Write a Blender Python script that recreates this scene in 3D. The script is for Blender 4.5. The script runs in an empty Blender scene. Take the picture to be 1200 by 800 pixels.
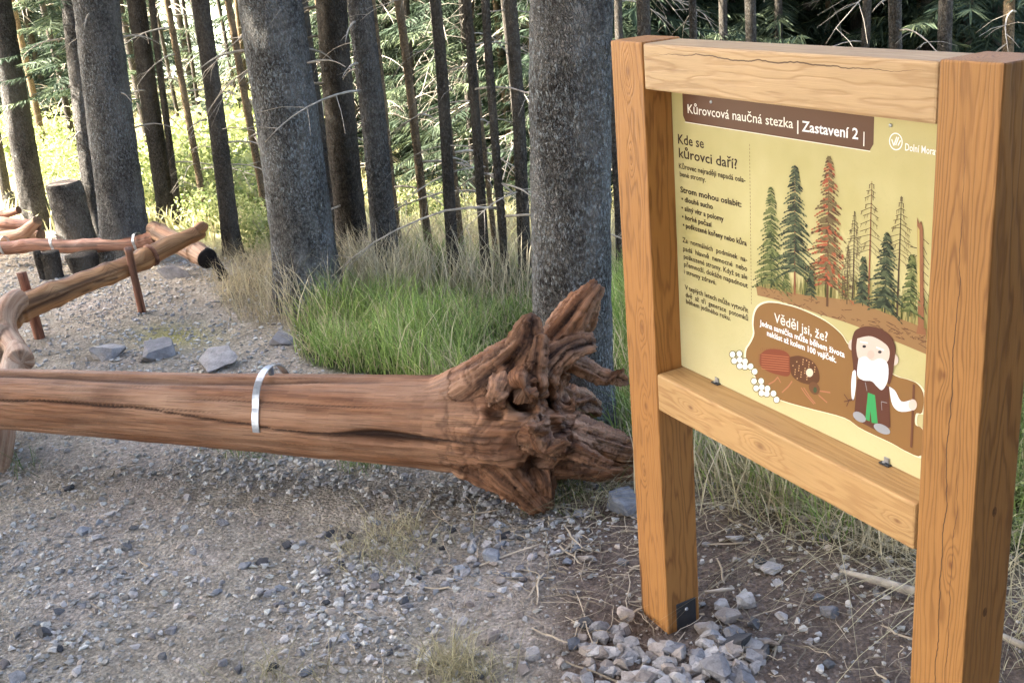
import bpy, bmesh, math, random
import numpy as np
from mathutils import Matrix, Vector

random.seed(7)
RNG = np.random.default_rng(7)
SC = bpy.context.scene
COL = SC.collection

# ------------------------------------------------------------------ camera
F, CX, CY = 1257.0, 600.0, 400.0
def nz(v): return v / np.linalg.norm(v)
def pc(x, y): return np.array([(x - CX) / F, -(y - CY) / F, -1.0])
UPC = -nz(pc(922.0, 3790.0))
FW = np.array([0, 0, -1.0]); YW = nz(FW - UPC * FW.dot(UPC)); XW = np.cross(YW, UPC)
ROT = np.stack([XW, YW, UPC])
CAM = np.array([0, 0, 1.65])
cd = bpy.data.cameras.new('camera'); cam = bpy.data.objects.new('camera', cd); COL.objects.link(cam)
cd.sensor_width = 36; cd.lens = F / 1200 * 36; cd.clip_start = 0.05; cd.clip_end = 6000
M4 = Matrix([list(ROT[0]) + [0], list(ROT[1]) + [0], list(ROT[2]) + [0], [0, 0, 0, 1]])
M4.translation = Vector(CAM); cam.matrix_world = M4
SC.camera = cam

# ------------------------------------------------------------------ world, sun, exposure
SUN_AZ, SUN_EL = math.radians(-88), math.radians(44)      # azimuth from +Y towards +X
W = bpy.data.worlds.new('World'); SC.world = W; W.use_nodes = True
wn = W.node_tree; wn.nodes.clear()
sky = wn.nodes.new('ShaderNodeTexSky'); sky.sky_type = 'NISHITA'; sky.sun_disc = False
sky.sun_elevation = SUN_EL; sky.sun_rotation = SUN_AZ; sky.air_density = 0.8; sky.dust_density = 5.0; sky.ozone_density = 0.7
bg = wn.nodes.new('ShaderNodeBackground'); bg.inputs['Strength'].default_value = 0.15
wo = wn.nodes.new('ShaderNodeOutputWorld')
wn.links.new(sky.outputs[0], bg.inputs['Color']); wn.links.new(bg.outputs[0], wo.inputs['Surface'])
sd = bpy.data.lights.new('sun', 'SUN'); sd.energy = 4.5; sd.angle = math.radians(0.6); sd.color = (1, 0.94, 0.84)
sun = bpy.data.objects.new('sun', sd); COL.objects.link(sun)
SUNV = Vector((math.sin(SUN_AZ) * math.cos(SUN_EL), math.cos(SUN_AZ) * math.cos(SUN_EL), math.sin(SUN_EL)))
sun.rotation_euler = SUNV.to_track_quat('Z', 'Y').to_euler()
SC.view_settings.view_transform = 'Standard'; SC.view_settings.look = 'None'
SC.view_settings.exposure = 3.65; SC.view_settings.gamma = 1.0
SC.render.engine = 'CYCLES'
SC.cycles.max_bounces = 6; SC.cycles.diffuse_bounces = 3; SC.cycles.transparent_max_bounces = 4
SC.cycles.use_denoising = True

# ------------------------------------------------------------------ pixel helpers (survey of the photograph)
def ray(x, y): return ROT @ pc(x, y)
def onz(x, y, z=0.0):
    r = ray(x, y); return CAM + r * (z - CAM[2]) / r[2]
def ony(x, y, Y):
    r = ray(x, y); return CAM + r * (Y / r[1])
def onplane(x, y, p0, n):
    r = ray(x, y); return CAM + r * ((p0 - CAM).dot(n) / r.dot(n))
def proj(P):
    P = np.asarray(P, float); c = (P - CAM) @ ROT
    return CX + F * c[..., 0] / -c[..., 2], CY - F * c[..., 1] / -c[..., 2]

# ------------------------------------------------------------------ noise
def _h(ix, iy, iz, seed):
    n = (ix * 374761393 + iy * 668265263 + iz * 1274126177 + seed * 974711) & 0xffffffff
    n = ((n ^ (n >> 13)) * 1103515245) & 0xffffffff
    n = ((n ^ (n >> 16)) * 2246822519) & 0xffffffff
    return ((n >> 8) & 0xffff) / 65535.0
def vn(x, y, z=0.0, seed=0):
    x, y, z = np.broadcast_arrays(np.asarray(x, float), np.asarray(y, float), np.asarray(z, float))
    xi, yi, zi = np.floor(x), np.floor(y), np.floor(z)
    fx, fy, fz = x - xi, y - yi, z - zi
    fx, fy, fz = (t * t * (3 - 2 * t) for t in (fx, fy, fz))
    xi, yi, zi = (t.astype(np.int64) for t in (xi, yi, zi))
    r = 0
    for a in (0, 1):
        for b in (0, 1):
            for c in (0, 1):
                w = (fx if a else 1 - fx) * (fy if b else 1 - fy) * (fz if c else 1 - fz)
                r = r + w * _h(xi + a, yi + b, zi + c, seed)
    return r * 2 - 1
def fbm(x, y, z=0.0, o=4, seed=0):
    r, a, s = 0, 1.0, 0
    for i in range(o):
        r = r + a * vn(x * 2 ** i, y * 2 ** i, z * 2 ** i, seed + i * 17); s += a; a *= 0.5
    return r / s
def sstep(a, b, x):
    t = np.clip((x - a) / (b - a), 0, 1); return t * t * (3 - 2 * t)

# ------------------------------------------------------------------ mesh / object helpers
def mesh_np(name, V, Q=None, T=None, smooth=False):
    me = bpy.data.meshes.new(name)
    V = np.asarray(V, np.float32).reshape(-1, 3)
    me.vertices.add(len(V)); me.vertices.foreach_set('co', V.ravel())
    idx, st = [], []; k = 0
    if Q is not None and len(Q):
        Q = np.asarray(Q, np.int32).reshape(-1, 4); idx.append(Q.ravel()); st.append(np.arange(len(Q)) * 4); k = len(Q) * 4
    if T is not None and len(T):
        T = np.asarray(T, np.int32).reshape(-1, 3); idx.append(T.ravel()); st.append(k + np.arange(len(T)) * 3)
    idx = np.concatenate(idx).astype(np.int32); st = np.concatenate(st).astype(np.int32)
    me.loops.add(len(idx)); me.loops.foreach_set('vertex_index', idx)
    me.polygons.add(len(st)); me.polygons.foreach_set('loop_start', st)
    me.update(calc_edges=True); me.validate()
    me.polygons.foreach_set('use_smooth', [smooth] * len(me.polygons))
    return me
def attr(me, name, data, kind='FLOAT_COLOR'):
    a = me.attributes.new(name, kind, 'POINT')
    data = np.asarray(data, np.float32)
    if kind == 'FLOAT_COLOR':
        if data.shape[1] == 3: data = np.concatenate([data, np.ones((len(data), 1), np.float32)], 1)
        a.data.foreach_set('color', data.ravel())
    elif kind == 'FLOAT': a.data.foreach_set('value', data.ravel())
    else: a.data.foreach_set('vector', data.ravel())
def link(name, me, mat=None, parent=None, loc=None, rot=None, scale=None):
    o = bpy.data.objects.new(name, me); COL.objects.link(o)
    if mat is not None and me is not None and not me.materials: me.materials.append(mat)
    if parent: o.parent = parent
    if loc is not None: o.location = loc
    if rot is not None: o.rotation_euler = rot
    if scale is not None: o.scale = scale
    return o
def tag(o, label, cat, group=None, kind=None):
    if label: o['label'] = label
    if cat: o['category'] = cat
    if group: o['group'] = group
    if kind: o['kind'] = kind
    return o
def thing(name, label, cat, loc=(0, 0, 0), rz=0.0, group=None):
    o = bpy.data.objects.new(name, None); COL.objects.link(o); o.empty_display_size = 0.1
    o.location = [float(v) for v in loc]; o.rotation_euler = (0, 0, rz)
    return tag(o, label, cat, group)
class MB:                                   # accumulates geometry in numpy-friendly lists
    def __init__(s): s.V = []; s.Q = []; s.T = []; s.n = 0; s.C = []
    def add(s, V, Q=None, T=None, c=None):
        V = np.asarray(V, float).reshape(-1, 3)
        if Q is not None and len(Q): s.Q.append(np.asarray(Q, int).reshape(-1, 4) + s.n)
        if T is not None and len(T): s.T.append(np.asarray(T, int).reshape(-1, 3) + s.n)
        s.V.append(V); s.n += len(V)
        if c is not None:
            c = np.asarray(c, float)
            if c.ndim == 1: c = np.tile(c, (len(V), 1))
            s.C.append(c)
    def mesh(s, name, off=(0, 0, 0), smooth=False):
        V = np.concatenate(s.V) - np.asarray(off, float)
        me = mesh_np(name, V, np.concatenate(s.Q) if s.Q else None, np.concatenate(s.T) if s.T else None, smooth)
        if s.C: attr(me, 'tint', np.concatenate(s.C))
        return me
def tube(P, R, n=10, cap=True, ph=0.0, noise=0.0, seed=0, nf=6.0):
    """swept tube along points P with radii R -> V, Q, T"""
    P = np.asarray(P, float); R = np.asarray(R, float); m = len(P)
    tg = np.gradient(P, axis=0); tg /= np.linalg.norm(tg, axis=1)[:, None] + 1e-9
    ref = np.array([0, 0, 1.0]) if abs(tg[0][2]) < 0.9 else np.array([1.0, 0, 0])
    V = []
    u = nz(np.cross(tg[0], ref))
    th = np.arange(n) / n * 2 * np.pi + ph
    for i in range(m):
        u = nz(u - tg[i] * u.dot(tg[i])); v = np.cross(tg[i], u)
        ring = P[i] + R[i] * (np.cos(th)[:, None] * u + np.sin(th)[:, None] * v)
        if noise:
            k = 1 + noise * fbm(ring[:, 0] * nf, ring[:, 1] * nf, ring[:, 2] * nf, 3, seed)
            ring = P[i] + (ring - P[i]) * k[:, None]
        V.append(ring)
    V = np.concatenate(V); Q = []; T = []
    i = np.arange(m - 1)[:, None] * n; j = np.arange(n)[None, :]; j2 = (j + 1) % n
    Q = np.stack([i + j, i + j2, i + n + j2, i + n + j], -1).reshape(-1, 4)
    if cap:
        V = np.concatenate([V, P[:1], P[-1:]]); a, b = m * n, m * n + 1
        jj = np.arange(n)
        T = np.concatenate([np.stack([jj * 0 + a, (jj + 1) % n, jj], -1), np.stack([jj * 0 + b, (m - 1) * n + jj, (m - 1) * n + (jj + 1) % n], -1)])
    return V, Q, T
def spline(P, m):
    P = np.asarray(P, float); n = len(P); t = np.linspace(0, n - 1, m); out = []
    for x in t:
        i = min(int(x), n - 2); f = x - i
        p0, p1, p2, p3 = P[max(i - 1, 0)], P[i], P[i + 1], P[min(i + 2, n - 1)]
        out.append(0.5 * ((2 * p1) + (p2 - p0) * f + (2 * p0 - 5 * p1 + 4 * p2 - p3) * f * f + (3 * p1 - p0 - 3 * p2 + p3) * f ** 3))
    return np.array(out)
def bevel_box(lo, hi, bev=0.004, seg=2):
    bm = bmesh.new(); bmesh.ops.create_cube(bm, size=1)
    for v in bm.verts:
        v.co = Vector([lo[i] + (v.co[i] + 0.5) * (hi[i] - lo[i]) for i in range(3)])
    if bev: bmesh.ops.bevel(bm, geom=list(bm.edges), offset=bev, segments=seg, affect='EDGES', profile=0.6)
    me = bpy.data.meshes.new('m'); bm.to_mesh(me); bm.free(); return me
def hull_mesh(pts, name='stone'):
    bm = bmesh.new()
    for p in pts: bm.verts.new(p)
    r = bmesh.ops.convex_hull(bm, input=bm.verts)
    junk = [g for g in r['geom_interior'] + r['geom_unused'] if isinstance(g, bmesh.types.BMVert)]
    if junk: bmesh.ops.delete(bm, geom=list(set(junk)), context='VERTS')
    bmesh.ops.triangulate(bm, faces=bm.faces)
    me = bpy.data.meshes.new(name); bm.to_mesh(me); bm.free(); return me

# ------------------------------------------------------------------ node helper
class N:
    def __init__(s, name, rough=0.8, spec=0.3):
        s.mat = bpy.data.materials.new(name); s.mat.use_nodes = True
        s.t = s.mat.node_tree; s.t.nodes.clear()
        s.out = s.t.nodes.new('ShaderNodeOutputMaterial')
        s.b = s.t.nodes.new('ShaderNodeBsdfPrincipled'); s.b.inputs['Roughness'].default_value = rough
        s.b.inputs['Specular IOR Level'].default_value = spec
        s.t.links.new(s.b.outputs[0], s.out.inputs['Surface'])
    def put(s, sock, v):
        if isinstance(v, bpy.types.NodeSocket): s.t.links.new(v, sock)
        elif v is not None:
            if isinstance(v, (tuple, list)) and len(v) == 3 and sock.type == 'RGBA': v = (*v, 1)
            sock.default_value = v
    def m(s, op, a, b=None, c=None, clamp=False):
        n = s.t.nodes.new('ShaderNodeMath'); n.operation = op; n.use_clamp = clamp
        s.put(n.inputs[0], a)
        if b is not None: s.put(n.inputs[1], b)
        if c is not None: s.put(n.inputs[2], c)
        return n.outputs[0]
    def obj(s): return s.t.nodes.new('ShaderNodeTexCoord').outputs['Object']
    def pos(s): return s.t.nodes.new('ShaderNodeNewGeometry').outputs['Position']
    def attr(s, name, out='Color'):
        n = s.t.nodes.new('ShaderNodeAttribute'); n.attribute_name = name; return n.outputs[out]
    def vmul(s, v, k):
        n = s.t.nodes.new('ShaderNodeVectorMath'); n.operation = 'MULTIPLY'; s.put(n.inputs[0], v); n.inputs[1].default_value = k; return n.outputs[0]
    def vadd(s, v, k):
        n = s.t.nodes.new('ShaderNodeVectorMath'); n.operation = 'ADD'; s.put(n.inputs[0], v); s.put(n.inputs[1], k); return n.outputs[0]
    def sep(s, v):
        n = s.t.nodes.new('ShaderNodeSeparateXYZ'); s.put(n.inputs[0], v); return n.outputs
    def noise(s, v, scale=5, detail=4, rough=0.6, out='Fac', dist=0.0):
        n = s.t.nodes.new('ShaderNodeTexNoise'); s.put(n.inputs['Vector'], v); n.inputs['Scale'].default_value = scale
        n.inputs['Detail'].default_value = detail; n.inputs['Roughness'].default_value = rough; n.inputs['Distortion'].default_value = dist
        return n.outputs[out]
    def vor(s, v, scale=5, feature='F1', out='Distance', rnd=1.0):
        n = s.t.nodes.new('ShaderNodeTexVoronoi'); n.feature = feature; s.put(n.inputs['Vector'], v)
        n.inputs['Scale'].default_value = scale; n.inputs['Randomness'].default_value = rnd; return n.outputs[out]
    def ramp(s, f, stops, interp='LINEAR'):
        n = s.t.nodes.new('ShaderNodeValToRGB'); s.put(n.inputs[0], f); r = n.color_ramp; r.interpolation = interp
        while len(r.elements) < len(stops): r.elements.new(0.5)
        for e, (p, c) in zip(r.elements, stops):
            e.position = p; e.color = (*c, 1) if isinstance(c, (tuple, list)) else (c, c, c, 1)
        return n.outputs[0]
    def mix(s, f, a, b, mode='MIX'):
        n = s.t.nodes.new('ShaderNodeMix'); n.data_type = 'RGBA'; n.blend_type = mode
        s.put(n.inputs[0], f); s.put(n.inputs[6], a); s.put(n.inputs[7], b); return n.outputs[2]
    def rng(s, f, a, b, c, d):
        n = s.t.nodes.new('ShaderNodeMapRange'); s.put(n.inputs[0], f)
        for i, v in enumerate((a, b, c, d)): n.inputs[i + 1].default_value = v
        return n.outputs[0]
    def rand(s): return s.t.nodes.new('ShaderNodeObjectInfo').outputs['Random']
    def bump(s, h, strength=0.5, dist=0.01, nrm=None):
        n = s.t.nodes.new('ShaderNodeBump'); n.inputs['Strength'].default_value = strength; n.inputs['Distance'].default_value = dist
        s.put(n.inputs['Height'], h)
        if nrm is not None: s.put(n.inputs['Normal'], nrm)
        s.t.links.new(n.outputs[0], s.b.inputs['Normal']); return n.outputs[0]
    def col(s, v): s.put(s.b.inputs['Base Color'], v); return s
    def translucent(s, color, fac=0.4):
        tr = s.t.nodes.new('ShaderNodeBsdfTranslucent'); s.put(tr.inputs['Color'], color)
        mx = s.t.nodes.new('ShaderNodeMixShader'); mx.inputs[0].default_value = fac
        s.t.links.new(s.b.outputs[0], mx.inputs[1]); s.t.links.new(tr.outputs[0], mx.inputs[2])
        s.t.links.new(mx.outputs[0], s.out.inputs['Surface'])

def m_flat(name, c, rough=0.6, spec=0.3, var=0.0, scale=60):
    k = N(name, rough, spec)
    if var:
        f = k.noise(k.obj(), scale, 3)
        k.col(k.mix(k.rng(f, 0.3, 0.7, 0, 1), tuple(v * (1 - var) for v in c), tuple(min(1, v * (1 + var)) for v in c)))
    else: k.col(c)
    return k.mat

def m_bark(name, c1, c2, lichen=(0.30, 0.33, 0.33), la=0.35, scale=1.0):
    k = N(name, 0.95, 0.1); p = k.obj()
    v = k.vmul(p, (1, 1, 0.55))
    cells = k.vor(k.vadd(v, k.vmul(k.noise(p, 30 * scale, 3, out='Color'), (0.035, 0.035, 0.035))), 95 * scale, 'DISTANCE_TO_EDGE')
    cf = k.rng(cells, 0.0, 0.2, 0, 1)
    f1 = k.noise(v, 20 * scale, 6, 0.7); f2 = k.noise(p, 3, 3); f3 = k.noise(v, 110, 4, 0.7)
    c = k.mix(k.rng(f1, 0.3, 0.7, 0, 1), c1, c2)
    c = k.mix(k.m('MULTIPLY', k.m('SUBTRACT', 1.0, cf), k.rng(k.noise(p, 9, 3), 0.40, 0.70, 0.0, 0.55)), c, (0.03, 0.026, 0.022))
    sp = k.noise(k.vmul(p, (1, 1, .7)), 75 * scale, 5, 0.85); c = k.mix(k.rng(sp, .42, .56, .75, 0), c, (.022, .019, .017)); c = k.mix(k.rng(sp, .56, .68, 0, .5), c, tuple(min(1, v * 1.9) for v in c2))
    sc_n = k.noise(k.vmul(p, (5, 5, 26)), 1.0, 3, .6); c = k.mix(k.rng(sc_n, .60, .68, 0, .65), c, (.03, .026, .022))
    pn = k.noise(k.vmul(p, (1, 1, .5)), 5, 4, .6); c = k.mix(k.rng(pn, .45, .68, 0, .55), c, tuple(min(1, v * 1.7) for v in c2))
    lf = k.m('MULTIPLY', k.rng(f3, 0.50, 0.66, 0, 1), k.rng(f2, 0.38, 0.62, la * 0.35, la * 1.6))
    c = k.mix(lf, c, lichen)
    k.col(c)
    h = k.m('ADD', k.m('MULTIPLY', cf, 0.7), k.m('ADD', f1, k.m('MULTIPLY', f3, 0.35)))
    k.bump(h, 1.0, 0.02); return k.mat

def m_board(name, axis, knots=(), crack=None, seed=0.0, base=(0.50, 0.27, 0.10), dark=(0.27, 0.115, 0.035), pith=(0.03, 0.3), face='x', fade=None):
    """sawn larch; axis = long axis of the board in sign coordinates, knots = (across, along, radius)"""
    k = N(name, 0.5, 0.35); p = k.obj(); x, y, z = k.sep(p)
    al, ac, dp = (z, x, y) if axis == 'z' else (x, z, y)
    cmb = k.t.nodes.new('ShaderNodeCombineXYZ'); k.put(cmb.inputs[0], k.m('MULTIPLY', al, 0.13)); k.put(cmb.inputs[1], ac); k.put(cmb.inputs[2], dp)
    q = k.vadd(cmb.outputs[0], (seed, seed * 1.7, seed * 0.3))
    wob = k.noise(q, 14, 3, 0.5); wob2 = k.noise(q, 60, 2, 0.5)
    a = k.m('SUBTRACT', ac, pith[0]); b = k.m('SUBTRACT', dp, pith[1])
    r = k.m('SQRT', k.m('ADD', k.m('MULTIPLY', a, a), k.m('MULTIPLY', k.m('MULTIPLY', b, b), 0.35)))
    r = k.m('ADD', r, k.m('ADD', k.m('MULTIPLY', wob, 0.055), k.m('MULTIPLY', wob2, 0.010)))
    kd = None
    for (ka, kl, kr) in knots:
        da = k.m('DIVIDE', k.m('SUBTRACT', ac, ka), kr * 1.5); dl = k.m('DIVIDE', k.m('SUBTRACT', al, kl), kr * 4.0)
        e = k.m('EXPONENT', k.m('MULTIPLY', k.m('ADD', k.m('MULTIPLY', da, da), k.m('MULTIPLY', dl, dl)), -1.0))
        r = k.m('ADD', r, k.m('MULTIPLY', e, kr * 1.9))
        da2 = k.m('DIVIDE', k.m('SUBTRACT', ac, ka), kr * 0.55); dl2 = k.m('DIVIDE', k.m('SUBTRACT', al, kl), kr * 0.9)
        e2 = k.m('EXPONENT', k.m('MULTIPLY', k.m('ADD', k.m('MULTIPLY', da2, da2), k.m('MULTIPLY', dl2, dl2)), -1.0))
        kd = e2 if kd is None else k.m('MAXIMUM', kd, e2)
    band = k.m('MULTIPLY', k.m('ADD', k.m('SINE', k.m('MULTIPLY', r, 2 * math.pi / 0.0060)), 1.0), 0.5)
    band = k.m('POWER', band, 3.0)
    amp = k.rng(k.noise(q, 9, 2), 0.35, 0.65, 0.5, 1.0)
    c = k.mix(k.m('MULTIPLY', k.m('MULTIPLY', band, amp), 0.85), base, dark)
    fib = k.noise(k.vmul(cmb.outputs[0], (1, 9, 9)), 60, 3, 0.7)
    c = k.mix(k.rng(fib, 0.35, 0.7, 0.0, 0.35), c, tuple(v * 0.55 for v in base))
    big = k.noise(p, 4, 3)
    c = k.mix(k.rng(big, 0.4, 0.75, 0, 0.35), c, tuple(min(1, v * 1.3) for v in base))
    st = k.noise(k.vmul(cmb.outputs[0], (1, 2, 2)), 38, 4, 0.7)
    c = k.mix(k.rng(st, 0.60, 0.72, 0, 0.35), c, (0.12, 0.05, 0.02))
    if kd is not None: c = k.mix(k.m('MULTIPLY', kd, 0.7), c, (0.13, 0.045, 0.015))
    h = k.m('ADD', k.m('MULTIPLY', band, -0.5), k.m('MULTIPLY', fib, 0.35))
    if crack:
        for (ca, l0, l1, w) in crack:
            wv = k.noise(k.vmul(cmb.outputs[0], (1, 0, 0)), 60, 4, 0.55)
            dd = k.m('ABSOLUTE', k.m('SUBTRACT', k.m('SUBTRACT', ac, ca), k.m('MULTIPLY', k.m('SUBTRACT', wv, 0.5), 0.03)))
            wid = k.m('MULTIPLY', k.m('MULTIPLY', k.rng(al, l0, l0 + (l1 - l0) * 0.3, 0, 1), k.rng(al, l1 - (l1 - l0) * 0.3, l1, 1, 0)), w)
            cf = k.m('LESS_THAN', dd, wid)
            if axis == 'z': cf = k.m('MULTIPLY', cf, k.m('LESS_THAN', y, 0.012))
            c = k.mix(k.m('MULTIPLY', cf, 0.85), c, (0.05, 0.02, 0.01)); h = k.m('SUBTRACT', h, k.m('MULTIPLY', cf, 2.0))
    k.col(c); k.put(k.b.inputs['Roughness'], k.rng(fib, 0.3, 0.7, 0.42, 0.65))
    k.bump(h, 0.45, 0.0018); return k.mat

def m_log(name, c1=(0.34, 0.165, 0.085), c2=(0.19, 0.08, 0.035), pale=(0.46, 0.29, 0.18), fl=(3.0, 55.0, 8.0), crev=True):
    k = N(name, 0.6, 0.25); g = k.attr('grain', 'Vector')
    q = k.vmul(g, fl)
    f1 = k.noise(q, 1.0, 6, 0.65); f2 = k.noise(k.vmul(g, (1.2, 14, 3)), 1.0, 4, 0.6); f3 = k.noise(k.pos(), 5, 3)
    c = k.mix(k.rng(f1, 0.38, 0.60, 0, 1), c2, c1)
    c = k.mix(k.rng(k.noise(k.vmul(g, (1.5, 9, 2)), 1.7, 5, 0.7), 0.5, 0.68, 0, .7), c, tuple(v * .55 for v in c2))
    c = k.mix(k.m('MULTIPLY', k.rng(f2, 0.40, 0.62, 0, 0.85), k.rng(f3, 0.3, 0.7, 0.35, 1)), c, pale)
    f4 = k.noise(k.vmul(g, (5, 240, 8)), 1.0, 3, 0.6)
    c = k.mix(k.rng(f4, 0.54, 0.66, 0, 0.55), c, tuple(v * 0.35 for v in c2))
    if crev:
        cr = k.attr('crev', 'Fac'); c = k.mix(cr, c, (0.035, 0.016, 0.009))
    k.col(c)
    k.bump(k.m('ADD', k.m('MULTIPLY', f1, 0.8), k.m('MULTIPLY', f4, 0.6)), 1.0, 0.009); return k.mat

def m_tint(name, rough=0.9, trans=0.0, spec=0.15, bump=0.0, obj_random=0.0):
    k = N(name, rough, spec); c = k.attr('tint')
    if obj_random:
        c = k.mix(1.0, c, k.ramp(k.rand(), [(0, (1 - obj_random,) * 3), (1, (1 + obj_random * 0.0,) * 3)]), 'MULTIPLY')
    if bump:
        f = k.noise(k.pos(), 160, 4, 0.7); c = k.mix(k.rng(f, 0.3, 0.7, 0, 0.5), c, k.mix(1.0, c, (0.45, 0.45, 0.45), 'MULTIPLY'))
        k.bump(f, bump, 0.004)
    k.col(c)
    if trans: k.translucent(c, trans)
    return k.mat

def m_rock(name, c1, c2, dark=(0.10, 0.095, 0.09)):
    k = N(name, 0.9, 0.2); p = k.obj(); r = k.rand()
    sh = k.t.nodes.new('ShaderNodeCombineXYZ'); k.put(sh.inputs[0], k.m('MULTIPLY', r, 37)); k.put(sh.inputs[1], k.m('MULTIPLY', r, 11))
    p2 = k.vadd(k.pos(), sh.outputs[0])
    f1 = k.noise(p2, 22, 6, 0.65); f2 = k.noise(p2, 130, 5, 0.7); f3 = k.noise(k.vmul(p2, (1, 1, 4)), 60, 3)
    c = k.mix(k.rng(f1, 0.35, 0.65, 0, 1), c1, c2)
    c = k.mix(1.0, c, k.ramp(r, [(0, (0.42, 0.42, 0.44)), (0.5, (0.78, 0.76, 0.74)), (1, (1.2, 1.16, 1.1))]), 'MULTIPLY')
    c = k.mix(k.rng(f2, 0.52, 0.72, 0, 0.6), c, dark)
    k.col(c); k.bump(k.m('ADD', f2, k.m('ADD', f1, k.m('MULTIPLY', f3, 0.4))), 0.7, 0.008); return k.mat

BARK_BIG = m_bark('bark_spruce_large', (0.105, 0.098, 0.088), (0.21, 0.20, 0.18), la=0.95)
BARK_MID = m_bark('bark_spruce_grey', (0.09, 0.080, 0.067), (0.17, 0.155, 0.135), la=0.45, scale=1.1)
BARK_DRK = m_bark('bark_spruce_dark', (0.075, 0.064, 0.052), (0.15, 0.128, 0.10), la=0.2, scale=1.3)
BARK_TAN = m_bark('bark_spruce_tan', (0.22, 0.15, 0.085), (0.40, 0.29, 0.17), la=0.15, scale=1.6)
TWIG = m_flat('dead_twig', (0.34, 0.30, 0.24), 0.9, 0.1, 0.35, 30)
GRAV = m_tint('gravel_stone', 0.92, 0, 0.2, 0.6)
GRASS = m_tint('grass_blade', 0.6, 0.38, 0.25)
LEAF = m_tint('leaf', 0.55, 0.42, 0.3)
NEEDLE = m_tint('spruce_needles', 0.7, 0.30, 0.2)
ROCK = m_rock('rock_grey', (0.26, 0.25, 0.245), (0.46, 0.445, 0.43))
ROCKB = m_rock('rock_blue_grey', (0.19, 0.205, 0.225), (0.36, 0.38, 0.405))
ROCKD = m_rock('rock_dark', (0.07, 0.07, 0.075), (0.15, 0.15, 0.15), (0.04, 0.04, 0.04))
ROCKT = m_rock('rock_tan', (0.25, 0.21, 0.18), (0.42, 0.37, 0.32))
STEEL = None
k = N('galvanised_steel', 0.38, 0.5); k.b.inputs['Metallic'].default_value = 0.85
k.col(k.mix(k.rng(k.noise(k.obj(), 45, 4), 0.35, 0.65, 0, 1), (0.34, 0.36, 0.385), (0.52, 0.545, 0.57))); STEEL = k.mat
BLACKM = m_flat('black_coated_steel', (0.02, 0.021, 0.023), 0.45, 0.5, 0.3)
RUST = m_flat('screw_steel', (0.35, 0.34, 0.33), 0.4, 0.5)
CHAR = m_flat('charred_wood', (0.018, 0.015, 0.014), 0.9, 0.2, 0.5, 25)

# ------------------------------------------------------------------ terrain
def ground_h(x, y):
    x = np.asarray(x, float); y = np.asarray(y, float)
    h = 0.018 * fbm(x * 1.1, y * 1.1, 0, 4, 3) * 1.6 + 0.007 * fbm(x * 7, y * 7, 0, 3, 9)
    s = 0.028 + 0.11 * sstep(-2.2, -0.6, x)                       # the hillside falls away behind the first trees
    d = np.maximum(0, y - 5.9); h = h - s * d * sstep(0, 1.2, d)
    h = h + 0.10 * fbm(x * 0.35, y * 0.35, 0, 3, 21) * sstep(7, 14, y)
    far = np.maximum(0, y - 26); h = h - 0.22 * far * np.exp(-far / 160)
    h = h - 0.05 * np.maximum(0, x - 1.6) * sstep(3.0, 5.0, y)
    return h
def axis_pts(a, b, step, lim):
    c = list(np.arange(a, b + 1e-6, step)); s = step; v = b; hi = []
    while v < lim[1]: s *= 1.13; v += s; hi.append(min(v, lim[1]))
    s = step; v = a; lo = []
    while v > lim[0]: s *= 1.13; v -= s; lo.append(max(v, lim[0]))
    return np.array(lo[::-1] + c + hi)

# zones of the ground, read in the survey frame of the photograph (functions of ground position only)
def zones(x, y):
    P = np.stack([x, y, np.zeros_like(x)], -1)
    front = y > 0.6
    px, py = proj(np.where(front[..., None], P, np.array([0, 3.0, 0])))
    n = fbm(x * 1.6, y * 1.6, 0, 3, 40); n2 = fbm(x * 5, y * 5, 0, 3, 41)
    px = px + n * 42 + n2 * 16; py = py + n2 * 10
    near = ~front
    meadow = sstep(8, -14, py - np.interp(px, [-600, 0, 60, 180, 260, 330, 430, 520, 560, 800, 1100, 1300], [262, 262, 265, 262, 292, 300, 320, 318, 322, 335, 360, 380]))
    green = sstep(-6, 14, px - np.interp(py, [300, 345, 430, 470, 520], [420, 370, 345, 560, 600])) * sstep(300, 345, py) * sstep(470, 440, py) * sstep(640, 615, px)
    green = np.maximum(green, sstep(690, 712, px) * sstep(610, 540, py - np.interp(px, [700, 815, 1070, 1200], [-70, -15, 75, 90])) * (py > 330))
    dry = sstep(-10, 16, px - np.interp(py, [290, 350, 420, 440], [255, 265, 350, 420])) * sstep(430, 330, py)
    dirt = sstep(600, 690, px) * sstep(545, 590, py)
    gravel = 1 - np.maximum.reduce([meadow, green, dry * 0.7, dirt * 0.75])
    z = dict(meadow=meadow, green=green, dry=dry, dirt=dirt, gravel=gravel)
    for q in z: z[q] = np.where(near, 1.0 if q == 'gravel' else 0.0, z[q])
    return z, px, py

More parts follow.
